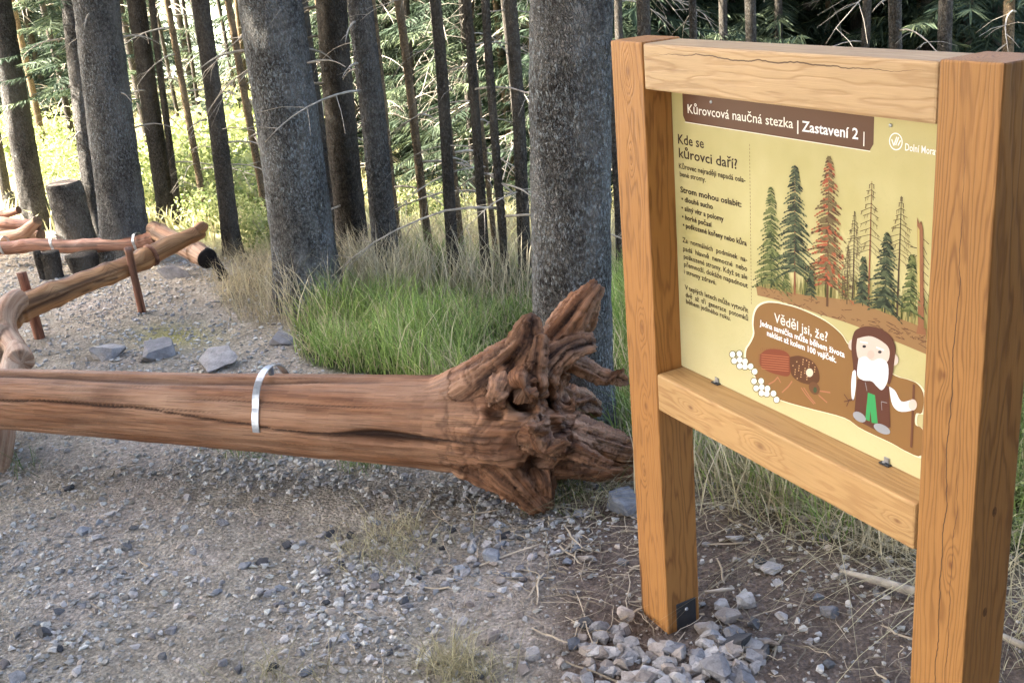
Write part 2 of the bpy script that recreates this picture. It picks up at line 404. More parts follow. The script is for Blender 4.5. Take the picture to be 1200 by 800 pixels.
gx = axis_pts(-4.2, 2.9, 0.028, (-2600, 2600)); gy = axis_pts(1.7, 8.2, 0.028, (-300, 5200))
GX, GY = np.meshgrid(gx, gy); GZ = ground_h(GX, GY)
hillup = sstep(330, 1500, GY) * 210 * (0.8 + 0.35 * fbm(GX * 0.0011, GY * 0.0011, 0, 3, 5)); GZ = GZ + hillup - 24 * sstep(120, 400, GY)
z, _, _ = zones(GX, GY)
n1 = fbm(GX * 3, GY * 3, 0, 4, 50)[..., None]; n2 = fbm(GX * 17, GY * 17, 0, 3, 51)[..., None]
c = np.ones(GX.shape + (3,)) * np.array([0.355, 0.31, 0.24]) + n2 * 0.04
c = c + sstep(0.0, 0.5, n1) * (np.array([0.40, 0.34, 0.28]) - c) * 0.7
def blend(c, m, col): return c + (np.asarray(col) - c) * np.clip(m, 0, 1)[..., None]
c = blend(c, z['dirt'] * 0.9, np.array([0.145, 0.105, 0.082])); c = c * (1 + n2 * 0.25)
c = blend(c, z['dry'] * 0.7, [0.17, 0.14, 0.075]); c = blend(c, z['green'], [0.06, 0.075, 0.03])
c = blend(c, z['meadow'], [0.42, 0.40, 0.20])
mx, my = proj(np.stack([GX, np.maximum(GY, .7), 0 * GX], -1))
c = blend(c, np.exp(-(((mx - 205) / 45) ** 2 + ((my - 396) / 14) ** 2)) * 0.9 * (GY > 1), [0.33, 0.30, 0.10])
c = blend(c, sstep(60, 300, GY), [0.25, 0.29, 0.20])
nx, ny = len(gx), len(gy); ii = np.arange(ny - 1)[:, None] * nx + np.arange(nx - 1)[None, :]
gm = mesh_np('ground', np.stack([GX, GY, GZ], -1).reshape(-1, 3), np.stack([ii, ii + 1, ii + nx + 1, ii + nx], -1).reshape(-1, 4), smooth=True)
attr(gm, 'tint', np.clip(c, 0.01, 0.9).reshape(-1, 3))
k = N('earth', 0.95, 0.1); cc = k.attr('tint'); p = k.pos()
f1 = k.noise(p, 55, 6, 0.75); f2 = k.vor(p, 95, 'F1'); f3 = k.noise(p, 260, 3, 0.7); vc = k.vor(p, 95, 'F1', 'Color')
cc = k.mix(k.rng(f1, 0.3, 0.7, 0, 1), k.mix(1.0, cc, (0.5, 0.48, 0.46), 'MULTIPLY'), k.mix(1.0, cc, (1.35, 1.35, 1.35), 'MULTIPLY'))
cc = k.mix(k.rng(k.sep(vc)[0], 0.55, 0.9, 0, 0.5), cc, k.mix(1.0, cc, (1.7, 1.7, 1.75), 'MULTIPLY'))
k.col(cc); k.bump(k.m('ADD', k.m('MULTIPLY', f2, -1.0), k.m('ADD', f1, k.m('MULTIPLY', f3, 0.4))), 1.0, 0.014)
tag(link('ground', gm, k.mat), 'forest floor of grey gravel, brown earth and grass falling away behind the trees', None, kind='structure')

def G(x, y): return float(ground_h(np.array([x]), np.array([y]))[0])
def gpt(px, py):                                             # where the sight line meets the terrain
    r = ray(px, py); t = 0.5; prev = t
    while t < 400:
        p = CAM + r * t
        if p[2] < G(p[0], p[1]): break
        prev = t; t *= 1.01
    a, b = prev, t
    for _ in range(20):
        m_ = (a + b) / 2; p = CAM + r * m_
        if p[2] < G(p[0], p[1]): b = m_
        else: a = m_
    p = CAM + r * b; p[2] = G(p[0], p[1]); return p

# ------------------------------------------------------------------ information board
P0 = onz(783, 738); DV = nz(np.array([0.44184859, -0.89708964, 0])); NV = np.array([0.89708964, 0.44184859, 0])
board = thing('information_board', 'wooden trail board with yellow illustrated panel between two square larch posts', 'information board', P0, math.atan2(DV[1], DV[0]))
def bpart(name, me, mat, parent=board, label=None):
    o = link(name, me, mat, parent)
    if label: o['label'] = label
    return o
PW, PD = 0.115, 0.098
def post(u0, u1, z1, mat, label):
    me = bevel_box((u0, 0, -0.12), (u1, PD, z1), 0.0035)
    return bpart('post', me, mat, label=label)
lp = post(-0.117, 0.0, 1.437, m_board('larch_left_post', 'z', [(-0.055, 1.375, 0.013), (-0.060, 1.19, 0.009), (-0.05, 0.80, 0.012), (-0.07, 0.42, 0.010), (-0.05, 0.60, 0.012)], [(-0.112, -0.1, 0.16, 0.004)], 0.3, pith=(-0.06, 0.10), base=(0.37, 0.168, 0.046), dark=(0.15, 0.055, 0.015)), 'far left post with knots and a split at its foot')
rp = post(0.762, 0.872, 1.437, m_board('larch_right_post', 'z', [(0.80, 0.95, 0.008), (0.835, 0.62, 0.010)], [(0.817, -0.1, 1.42, 0.0011), (0.838, 0.2, 0.9, 0.0006)], 2.1, pith=(0.817, 0.08), base=(0.35, 0.168, 0.050), dark=(0.14, 0.055, 0.016)), 'near right post with a long crack down its front')
tb = bpart('top_beam', bevel_box((0.003, 0.001, 1.341), (0.7595, PD - 0.004, 1.434), 0.005), m_board('larch_top_beam', 'x', [(0.35, 0.0, 0.002)], [(1.416, 0.0, 0.75, 0.0013)], 4.4, pith=(1.36, 0.35), base=(0.45, 0.30, 0.155), dark=(0.30, 0.17, 0.075)), label='pale top beam with a crack along its upper edge')
lb = bpart('lower_beam', bevel_box((0.004, -0.002, 0.610), (0.7585, PD - 0.006, 0.700), 0.005), m_board('larch_lower_beam', 'x', [(0.66, 0.13, 0.010), (0.655, 0.36, 0.013), (0.65, 0.72, 0.008)], None, 6.2, pith=(0.62, 0.4), base=(0.45, 0.27, 0.11), dark=(0.30, 0.145, 0.05)), label='lower beam carrying the panel')
# knots on the inner/side faces of the right post
for (dz, z0, r) in ((0.062, 1.365, 0.009), (0.05, 0.72, 0.007), (0.045, 0.53, 0.007)):
    bm = bmesh.new(); bmesh.ops.create_circle(bm, cap_ends=True, radius=r, segments=14)
    for v in bm.verts: v.co = Vector((0.8725, dz + v.co.x * 0.75, z0 + v.co.y * 1.35))
    me = bpy.data.meshes.new('knot'); bm.to_mesh(me); bm.free()
    link('knot', me, m_flat('knot_wood', (0.17, 0.08, 0.03), 0.6, 0.3, 0.4, 90), rp)
# panel
pz0, pz1 = 0.701, 1.3395
kk = N('printed_panel', 0.42, 0.4); p = kk.obj(); f = kk.noise(p, 5, 3); f2 = kk.noise(kk.vadd(p, (3, 0, 1)), 14, 5, 0.6, dist=2.5)
c = kk.mix(kk.rng(f, 0.3, 0.7, 0, 1), (0.43, 0.375, 0.15), (0.53, 0.47, 0.225))
zz = kk.sep(p)[2]; c = kk.mix(kk.rng(zz, 0.70, 1.0, 0.55, 0.0), c, (0.60, 0.545, 0.32))
vein = kk.m('ABSOLUTE', kk.m('SUBTRACT', f2, 0.5)); c = kk.mix(kk.rng(kk.noise(p, 260, 3, .7), .60, .75, 0, .18), c, (.25, .21, .12)); c = kk.mix(kk.rng(vein, 0.0, 0.012, 0.22, 0.0), c, (0.42, 0.39, 0.17))
kk.col(c)
panel = bpart('panel', bevel_box((0.0008, 0.0700, pz0), (0.7605, 0.0745, pz1), 0.0, 1), kk.mat)
PF = P0 + NV * 0.070
def pu(x, y):
    q = onplane(x, y, PF, NV) - P0; return np.array([q.dot(DV), q[2]])
PM = {}
def pm(c, rough=0.45):
    key = tuple(round(v, 3) for v in c)
    if key not in PM: PM[key] = m_flat('print_%d' % len(PM), c, rough, 0.35)
    return PM[key]
def art(polys, mat, layer, name, label=None, parent=None):
    """flat print: polygons in panel coordinates"""
    if 2 <= len(polys) <= 3:
        for q_ in polys: art([q_], mat, layer, name, label, parent)
        return
    me = bpy.data.meshes.new(name); V = []; Fs = []
    for P in polys:
        s = len(V); yy = 0.0700 - 0.00025 * layer
        V += [(a, yy, b) for a, b in P]; Fs.append(tuple(range(s, s + len(P))))
    me.from_pydata(V, [], Fs); me.update()
    bm = bmesh.new(); bm.from_mesh(me); bmesh.ops.triangulate(bm, faces=bm.faces); bmesh.ops.recalc_face_normals(bm, faces=bm.faces); bm.to_mesh(me); bm.free()
    o = link(name, me, mat, parent or panel)
    if label: o['label'] = label
    return o
def PXP(pts): return [pu(a, b) for a, b in pts]
def smoothp(pts, m=60):
    return list(spline(np.array(pts + [pts[0]], float), m)[:-1])
def text(s, a, b, cap, col, layer=3, bold=0.0, name='printed_text'):
    A, B = pu(*a), pu(*b); zb = (A[1] + B[1]) / 2
    cu = bpy.data.curves.new('t', 'FONT'); cu.body = s; cu.size = 1.0; cu.resolution_u = 2; cu.offset = bold
    o = bpy.data.objects.new('t', cu); COL.objects.link(o)
    dg = bpy.context.evaluated_depsgraph_get(); me = bpy.data.meshes.new_from_object(o.evaluated_get(dg))
    bpy.data.objects.remove(o); bpy.data.curves.remove(cu)
    n = len(me.vertices); co = np.zeros(n * 3, np.float32); me.vertices.foreach_get('co', co); co = co.reshape(-1, 3)
    x0, x1 = co[:, 0].min(), co[:, 0].max(); W_ = B[0] - A[0]
    out = np.stack([A[0] + (co[:, 0] - x0) / (x1 - x0) * W_, np.full(n, 0.0700 - 0.00025 * layer), zb + co[:, 1] * cap / 0.73], -1)
    me.vertices.foreach_set('co', out.astype(np.float32).ravel()); me.update(); me.materials.clear()
    return link(name, me, col, panel)
INK = pm((0.035, 0.018, 0.010)); CREAM = pm((0.85, 0.82, 0.72)); WHITE = pm((0.9, 0.9, 0.9)); BROWN = pm((0.105, 0.045, 0.022))
hd = [pu(799.5, 104)[0], pu(1024, 160)[0]]; zt = pz1 - 0.0005
zb = (pu(806, 142)[1] + pu(995.7, 174.4)[1]) / 2
art([[(hd[0], zt), (hd[0], zb + 0.012), (hd[0] + 0.008, zb), (hd[1] - 0.008, zb), (hd[1], zb + 0.012), (hd[1], zt)]], BROWN, 1, 'printed_header', 'dark brown title strip')
art([[(hd[0] + 0.004, zb - 0.0016), (hd[0] + 0.008, zb - 0.0003), (hd[1] - 0.008, zb - 0.0003), (hd[1] - 0.006, zb - 0.0016)]], CREAM, 1, 'printed_line')
ch = 0.0195
text('Kůrovcová naučná stezka', (806.3, 132), (929.8, 151.2), ch, CREAM, bold=0.004)
text('|', (934.5, 153), (936, 153.3), ch, CREAM)
text('Zastavení 2', (940, 153), (1006, 164), ch, WHITE, bold=0.018)
text('|', (1012, 167), (1013.3, 167.3), ch, CREAM)
text('Kde se', (794.9, 168), (825.3, 174), 0.0215, INK, bold=0.012)
text('kůrovci daří?', (796, 184), (864.4, 198.6), 0.0215, INK, bold=0.012)
body = [('Kůrovec nejraději napadá osla-', (796, 196.7), (874, 214.8), 0), ('bené stromy.', (797, 206.3), (827.4, 213.7), 0),
        ('Strom mohou oslabit:', (797.6, 225.8), (869.3, 242), 1), ('• dlouhé sucho', (799, 236), (835.7, 245), 1), ('• silný vítr a polomy', (799, 246.6), (848.4, 259), 1),
        ('• horké počasí', (799.7, 256.6), (834.4, 266), 1), ('• poškozené kořeny nebo kůra', (800.6, 267), (875.3, 287), 1),
        ('Za  normálních  podmínek  na-', (800.2, 284.7), (876, 306.0), 0), ('padá  hlavně  nemocné  nebo', (801, 294), (876, 317.5), 0), ('poškozené stromy. Když se ale', (801.6, 303), (876.2, 327.5), 0),
        ('přemnoží, dokáže napadnout', (802, 312), (876.6, 337.2), 0), ('i stromy zdravé.', (802, 321.3), (839.6, 333.0), 0),
        ('V teplých letech může vytvořit', (803, 339.7), (877, 365.5), 0), ('dvě  až  tři  generace  potomků', (803.8, 348), (877, 375.3), 0), ('během jediného roku.', (804.4, 356), (856.5, 375), 0)]
for s_, a_, b_, w_ in body: text(s_, a_, b_, 0.0132 if w_ and 'oslabit' in s_ else 0.0118, INK, bold=0.022 if w_ else 0.012)
for i in range(46):                                            # dotted divider
    A, B = pu(878, 169), pu(881.8, 358); t0 = i / 46; u = A[0] + 0.0015; zc = A[1] + (B[1] - A[1]) * t0
    if i == 0: dots = []
    dots.append([(u - .0007, zc), (u + .0007, zc), (u + .0007, zc - .0042), (u - .0007, zc - .0042)])
art(dots, pm((0.16, 0.10, 0.05)), 2, 'printed_divider')
# partner mark at the upper right of the panel
Cc = pu(1050, 166); rr = 0.0145
ring = [[(Cc[0] + math.cos(a) * r0, Cc[1] + math.sin(a) * r0) for a, r0 in ((t, rr), (t + .22, rr), (t + .22, rr - .002), (t, rr - .002))] for t in np.arange(0, 6.28, 0.2)]
def bar(a, b, w):
    a, b = np.array(a), np.array(b); n_ = nz(np.array([-(b - a)[1], (b - a)[0]])) * w
    return [tuple(a + n_), tuple(b + n_), tuple(b - n_), tuple(a - n_)]
for p0_, p1_ in (((-.009, .003), (-.004, -.007)), ((-.004, -.007), (.002, .008)), ((.0, -.006), (.006, .008)), ((.005, -.006), (.010, .003))):
    ring.append(bar(Cc + np.array(p0_), Cc + np.array(p1_), .0011))
art(ring, WHITE, 2, 'printed_emblem', 'white ring with slanted strokes')
text('Dolní Morava', (1061, 175), (1103, 184), 0.0125, WHITE, bold=0.01)

def pzone(zx, zy, ox, oy, sc): return pu(ox + zx / sc, oy + zy / sc)
def T_(zx, zy): return pzone(zx, zy, 860, 180, 4.704)
def B_(zx, zy): return pzone(zx, zy, 850, 340, 4.0)
def spruce_art(tip, base, hw, cols, dens=1.0, leaf=True, bot=None, layer=3, seed=0, twig=None):
    rnd = random.Random(seed)
    A, B = T_(*tip), T_(*base); ux = (A[0] + B[0]) / 2; H = A[1] - B[1]; w = hw / 4.704 * 0.00185 * 1.75
    tr = [[(ux - .0004, A[1]), (ux + .0004, A[1]), (ux + .0028 * H / .25, B[1]), (ux - .0028 * H / .25, B[1])]]
    art(tr, twig or cols[0], layer, 'printed_tree')
    sets = [[] for _ in cols]; zt_, zb_ = A[1], (T_(*bot)[1] if bot else B[1] + 0.008)
    nl = int((zt_ - zb_) / 0.0052 * dens)
    for i in range(nl):
        t = (i + rnd.random() * 0.6) / nl; zc = zt_ - (zt_ - zb_) * t
        for sgn in (-1, 1):
            L = w * (0.06 + 0.94 * t ** 0.75) * rnd.uniform(0.55, 1.1); dr = L * rnd.uniform(0.25, 0.6)
            if leaf:
                m_ = max(2, int(L / 0.006))
                for j in range(m_):
                    f_ = (j + 0.5) / m_; cx_ = ux + sgn * L * f_; cz = zc - dr * f_ ** 1.5; s_ = 0.0052 * (1.15 - 0.6 * f_) * rnd.uniform(.8, 1.4)
                    kx = sgn * s_ * 0.95
                    sets[rnd.randrange(len(cols))].append([(cx_ - kx, cz + s_ * .45), (cx_ + kx * .6, cz + s_ * .1), (cx_ + kx * 1.3, cz - s_ * 1.0), (cx_ - kx * .2, cz - s_ * .6)])
            else:
                sets[0].append(bar((ux, zc), (ux + sgn * L, zc - dr), .00045))
                for q in range(2):
                    f_ = rnd.uniform(.35, .9); sets[-1].append(bar((ux + sgn * L * f_, zc - dr * f_), (ux + sgn * L * (f_ + .12), zc - dr * f_ - .007), .0004))
    for s_, c_ in zip(sets, cols):
        if s_: art(s_, c_, layer + 0.5 + cols.index(c_) * 0.2, 'printed_tree')
GR = [pm((0.035, 0.05, 0.015)), pm((0.085, 0.105, 0.03)), pm((0.16, 0.18, 0.06))]
GD = [pm((0.014, 0.022, 0.012)), pm((0.035, 0.05, 0.026)), pm((0.085, 0.105, 0.05))]
RD = [pm((0.10, 0.045, 0.02)), pm((0.36, 0.09, 0.04)), pm((0.16, 0.12, 0.05))]
BR = [pm((0.06, 0.035, 0.02)), pm((0.12, 0.08, 0.045))]; BT = pm((0.22, 0.08, 0.035))
# undergrowth and forest floor of the printed picture
ug = [[], [], []]; rnd = random.Random(5)
for i in range(520):
    zx = rnd.uniform(150, 1075); base_y = 745 + (zx - 150) * 0.30 if zx > 380 else 745 + (zx - 150) * 0.2; hgt = rnd.uniform(50, 200) * (1.0 if zx > 380 else 0.5)
    A = T_(zx, base_y); hh = hgt / 4.704 * 0.0021; ww = rnd.uniform(.0018, .005)
    ug[rnd.randrange(3)].append([(A[0] - ww, A[1]), (A[0], A[1] + hh), (A[0] + ww, A[1] - .001)])
for s_, c_, l_ in zip(ug, (pm((0.25, 0.23, 0.07)), pm((0.09, 0.10, 0.03)), pm((0.33, 0.28, 0.10))), (1.6, 2, 2.3)): art(s_, c_, l_, 'printed_undergrowth')
fl = PXP([(886, 334), (900, 338), (940, 345), (1000, 352), (1086, 385), (1086, 415), (1060, 404), (1030, 392), (990, 377), (960, 368), (930, 357), (905, 350), (888, 346)])
art([fl], pm((0.27, 0.15, 0.06)), 2.6, 'printed_ground')
rt = []
for i in range(90):
    t = rnd.random(); x_ = 892 + t * 190; y_ = 341 + t * 56 + rnd.uniform(-8, 8); a = pu(x_, y_); dx = rnd.uniform(.004, .02)
    rt.append(bar(a, a + np.array([dx, rnd.uniform(-.006, .006)]), .0006))
art(rt, pm((0.10, 0.04, 0.02)), 2.9, 'printed_ground')
spruce_art((200, 185), (215, 740), 85, GR, 1.0, seed=1, layer=3.2); spruce_art((333, 60), (343, 780), 95, GD, 1.0, bot=(338, 655), seed=2, twig=BT, layer=3.8)
spruce_art((520, 15), (524, 845), 92, RD, 1.0, seed=3, layer=3.4, twig=RD[0], bot=(520, 720)); spruce_art((660, 315), (665, 800), 52, BR, .8, False, seed=4, layer=3.3)
spruce_art((750, 150), (755, 850), 66, BR, .5, False, seed=5, twig=BT, bot=(750, 560), layer=3.5); spruce_art((840, 430), (842, 880), 72, GD, 1.0, seed=6, layer=3.9)
spruce_art((912, 230), (915, 900), 60, BR, .6, False, seed=7, layer=3.3, bot=(912, 600)); spruce_art((715, 570), (715, 840), 36, GD, 1.1, seed=8, layer=4.2)
spruce_art((978, 555), (980, 900), 42, GR, 1.1, seed=9, layer=4.2); spruce_art((430, 640), (430, 800), 26, GD, 1.1, seed=10, layer=4.2); spruce_art((628, 500), (628, 830), 30, BR, .7, False, seed=11, layer=3.2)
spruce_art((292, 650), (292, 760), 24, GR, 1.1, seed=12, layer=3.1)
sn = [T_(1012, 350), T_(1025, 385), T_(1036, 370), T_(1046, 420), T_(1050, 960), T_(1062, 1000), T_(1008, 990), T_(1018, 940)]
art([sn], pm((0.24, 0.10, 0.045)), 4.4, 'printed_tree', 'broken dead trunk'); art([[T_(1014, 400), T_(1026, 420), T_(1028, 800), T_(1016, 780)]], pm((0.45, 0.36, 0.12)), 4.7, 'printed_tree')
sb = [bar(T_(1046, y), T_(1046 + rnd.uniform(20, 42), y + rnd.uniform(20, 60)), .0006) for y in range(470, 860, 45)] + [bar(T_(1012, 520), T_(975, 512), .0007), bar(T_(1012, 560), T_(985, 580), .0006)]
art(sb, BR[0], 4.6, 'printed_tree')
# brown speech shape, its outline, the writing in it
blob = [(250, 60), (200, 58), (160, 75), (140, 110), (134, 160), (138, 205), (122, 245), (102, 278), (100, 325), (120, 365), (150, 415), (200, 478), (270, 516), (400, 553), (560, 596), (640, 648), (780, 714), (850, 753), (922, 772), (928, 655), (893, 628), (896, 577), (924, 572), (932, 490), (905, 440), (860, 418), (800, 400), (700, 340), (620, 285), (575, 250), (545, 205), (480, 150), (400, 108), (330, 80)]
bc = np.array(blob).mean(0); big_ = [tuple(bc + (np.array(q) - bc) * 1.022) for q in blob]
art([[B_(*q) for q in smoothp(big_, 120)]], pm((0.80, 0.76, 0.55)), 3.0, 'printed_outline'); art([[B_(*q) for q in smoothp(blob, 120)]], pm((0.235, 0.12, 0.038)), 5.0, 'printed_bubble', 'brown wavy caption shape')
text('Věděl jsi, že?', (908, 378.5), (970.5, 398.5), 0.0205, CREAM, 6, 0.006)
text('Jedna samička může během života', (891, 381), (990.5, 418.2), 0.0125, WHITE, 6, 0.02); text('naklást až kolem 100 vajíček.', (899.5, 393), (980.7, 424.5), 0.0125, WHITE, 6, 0.02)
def ell(cx_, cy_, rx, ry, n_=20, rot=0): return [B_(cx_ + rx * math.cos(t) * math.cos(rot) - ry * math.sin(t) * math.sin(rot), cy_ + rx * math.cos(t) * math.sin(rot) + ry * math.sin(t) * math.cos(rot)) for t in np.arange(n_) / n_ * 2 * math.pi]
eggs = [(36, 300), (68, 297), (44, 330), (70, 325), (95, 333), (70, 354), (95, 357), (121, 356), (140, 380), (137, 425), (170, 425), (147, 458), (173, 453), (200, 460), (172, 481), (197, 484), (228, 483), (243, 512)]
art([ell(a, b, 17, 18, 14) for a, b in eggs], pm((0.16, 0.13, 0.05)), 5.6, 'printed_eggs'); art([ell(a, b, 13, 14, 14) for a, b in eggs], pm((0.86, 0.85, 0.72)), 6, 'printed_eggs', 'white beetle eggs')
# printed beetle
art([[B_(*q) for q in smoothp([(165, 300), (200, 276), (260, 278), (300, 300), (312, 350), (300, 400), (250, 395), (200, 378), (166, 350)], 40)]], pm((0.20, 0.05, 0.022)), 6, 'printed_beetle', 'red-brown bark beetle')
art([bar(B_(172, 300 + i * 11), B_(300, 312 + i * 11), .0007) for i in range(7)], pm((0.42, 0.15, 0.07)), 6.3, 'printed_beetle')
art([bar(B_(170 + i * 9, 284 - (i % 3) * 2), B_(167 + i * 9, 272 - (i % 2) * 4), .0004) for i in range(15)] + [bar(B_(168, 300 + i * 9), B_(157, 303 + i * 9), .0004) for i in range(7)], pm((0.16, 0.06, 0.03)), 6.1, 'printed_beetle')
art([[B_(*q) for q in smoothp([(305, 312), (350, 306), (410, 330), (440, 375), (442, 425), (410, 440), (360, 432), (318, 402), (306, 360)], 40)]], pm((0.10, 0.038, 0.015)), 6.4, 'printed_beetle')
art([ell(310 + (i * 37) % 120, 322 + (i * 53) % 100, 3, 3, 6) for i in range(40) if 0.02 * ((310 + (i * 37) % 120) - 375) ** 2 / 60 + ((322 + (i * 53) % 100) - 372) ** 2 / 2400 < 1.2], pm((0.62, 0.40, 0.2)), 6.6, 'printed_beetle')
art([ell(398, 385, 17, 20, 14), ], pm((0.66, 0.56, 0.42)), 6.7, 'printed_beetle'); art([ell(420, 458, 24, 32, 18, -.5)], pm((0.14, 0.06, 0.025)), 6.8, 'printed_beetle'); art([ell(424, 466, 9, 14, 12)], pm((0.05, 0.07, 0.03)), 7, 'printed_beetle')
legs_ = [((250, 405), (232, 425)), ((232, 425), (205, 440)), ((250, 408), (262, 432)), ((316, 425), (298, 450)), ((298, 450), (268, 478)), ((358, 455), (382, 490)), ((382, 490), (418, 532)), ((370, 455), (400, 500)), ((400, 500), (425, 530)), ((440, 470), (495, 478)), ((440, 490), (480, 525))]
art([bar(B_(*a), B_(*b), .0013) for a, b in legs_], pm((0.42, 0.17, 0.09)), 6.2, 'printed_beetle')
# plain printed figure of a bearded walker with a staff (generic stand-in)
Wm, Gm, Sk = pm((0.72, 0.74, 0.76)), pm((0.04, 0.30, 0.09)), pm((0.62, 0.50, 0.42)); CB = pm((0.10, 0.035, 0.02)); GY_ = pm((0.30, 0.31, 0.33))
art([[B_(*q) for q in smoothp([(600, 215), (615, 185), (660, 168), (720, 176), (770, 205), (797, 250), (800, 300), (775, 440), (740, 400), (620, 400), (600, 330), (594, 260)], 50)]], CB, 7.2, 'printed_figure', 'bearded walker with a staff')
art([[B_(*q) for q in smoothp([(622, 225), (690, 215), (765, 262), (770, 320), (740, 340), (640, 330), (618, 280)], 36)]], Sk, 7.5, 'printed_figure'); art([ell(600, 255, 20, 26), ell(795, 325, 20, 26)], Sk, 7.1, 'printed_figure')
art([[B_(*q) for q in smoothp([(628, 320), (660, 308), (690, 330), (730, 318), (765, 345), (765, 420), (740, 465), (715, 450), (690, 425), (650, 420), (622, 395)], 44)]], Wm, 7.8, 'printed_figure'); art([ell(686, 300, 17, 20)], pm((0.66, 0.44, 0.36)), 8.2, 'printed_figure')
art([ell(655, 262, 9, 7, 10), ell(728, 288, 9, 7, 10)], pm((0.02, 0.02, 0.025)), 8.2, 'printed_figure')
art([bar(B_(636, 240), B_(672, 246), .0013), bar(B_(712, 266), B_(748, 280), .0013)], Wm, 8.3, 'printed_eyebrows')
art([[B_(*q) for q in smoothp([(690, 330), (655, 318), (632, 345), (650, 352), (690, 342)], 20)], [B_(*q) for q in smoothp([(690, 332), (728, 330), (752, 366), (728, 368), (690, 344)], 20)]], pm((0.88, 0.89, 0.9)), 8.4, 'printed_moustache')
art([bar(B_(640 + i * 18, 375 + i * 5), B_(650 + i * 15, 415 + i * 4), .0004) for i in range(6)] + [bar(B_(660, 430), B_(668, 470), .0006), bar(B_(735, 520), B_(762, 526), .0006), bar(B_(735, 520), B_(738, 560), .0005)], pm((0.30, 0.31, 0.33)), 8.5, 'printed_lines')
art([[B_(622, 415), B_(690, 420), B_(770, 450), B_(778, 640), B_(720, 660), B_(606, 600)]], CB, 7.4, 'printed_figure'); art([[B_(672, 478), B_(705, 490), B_(718, 622), B_(690, 620), B_(683, 560), B_(680, 612), B_(660, 604)]], Gm, 7.9, 'printed_figure')
art([ell(632, 592, 34, 20, 18, .6), ell(738, 648, 42, 20, 18, .45)], GY_, 8.0, 'printed_figure')
art([[B_(*q) for q in smoothp([(600, 380), (614, 376), (616, 440), (606, 508), (596, 500), (594, 430)], 24)], [B_(*q) for q in smoothp([(772, 450), (800, 470), (830, 520), (880, 512), (898, 530), (880, 560), (820, 566), (785, 530)], 30)]], Wm, 7.9, 'printed_figure')
art([bar(B_(606, 510), B_(580, 515), .0018), bar(B_(580, 515), B_(560, 485), .0009), bar(B_(580, 517), B_(560, 520), .0009), bar(B_(582, 518), B_(572, 542), .0009)], CB, 7.9, 'printed_figure')
art([bar(B_(888, 440), B_(875, 735), .0026)], pm((0.13, 0.05, 0.025)), 7.7, 'printed_staff'); art([ell(882, 535, 20, 26)], Sk, 8.3, 'printed_figure')
# bolts and small metal fittings
for x_, y_ in ((833.5, 119.5), (1044, 147)):
    A = pu(x_, y_); bm = bmesh.new(); bmesh.ops.create_uvsphere(bm, u_segments=10, v_segments=6, radius=0.0035)
    for v in bm.verts: v.co = Vector((A[0] + v.co.x, 0.069 + v.co.y * 0.6, A[1] + v.co.z))
    me = bpy.data.meshes.new('screw'); bm.to_mesh(me); bm.free(); link('screw', me, STEEL, panel)
for (x_, y_) in ((843, 448), (1035, 545)):
    r_ = onz(x_, y_, 0.7005) - P0; u = r_.dot(DV); dpt = min(max(r_.dot(NV), 0.035), 0.052)
    br = bpart('clip', bevel_box((u - .012, dpt + .008, 0.7003), (u + .012, 0.0695, 0.7030), 0.0006, 1), BLACKM)
    link('clip_flange', bevel_box((u - .006, 0.0668, 0.7031), (u + .006, 0.0693, 0.714), 0.0006, 1), STEEL, br)
    sc_ = MB(); sc_.add(*tube([(u - .004, dpt + .014, .7030), (u - .004, dpt + .014, .7048)], [.0035, .0035], 8)); link('screw', sc_.mesh('screw'), RUST, br)
# black fitting at the foot of the left post
bpl = bpart('foot_plate', bevel_box((0.0003, 0.026, -0.03), (0.0045, 0.085, 0.066), 0.0012, 1), BLACKM)
sc_ = MB(); sc_.add(*tube([(0.0045, .055, .044), (0.0075, .055, .044)], [.005, .004], 8)); link('screw', sc_.mesh('screw'), STEEL, bpl)

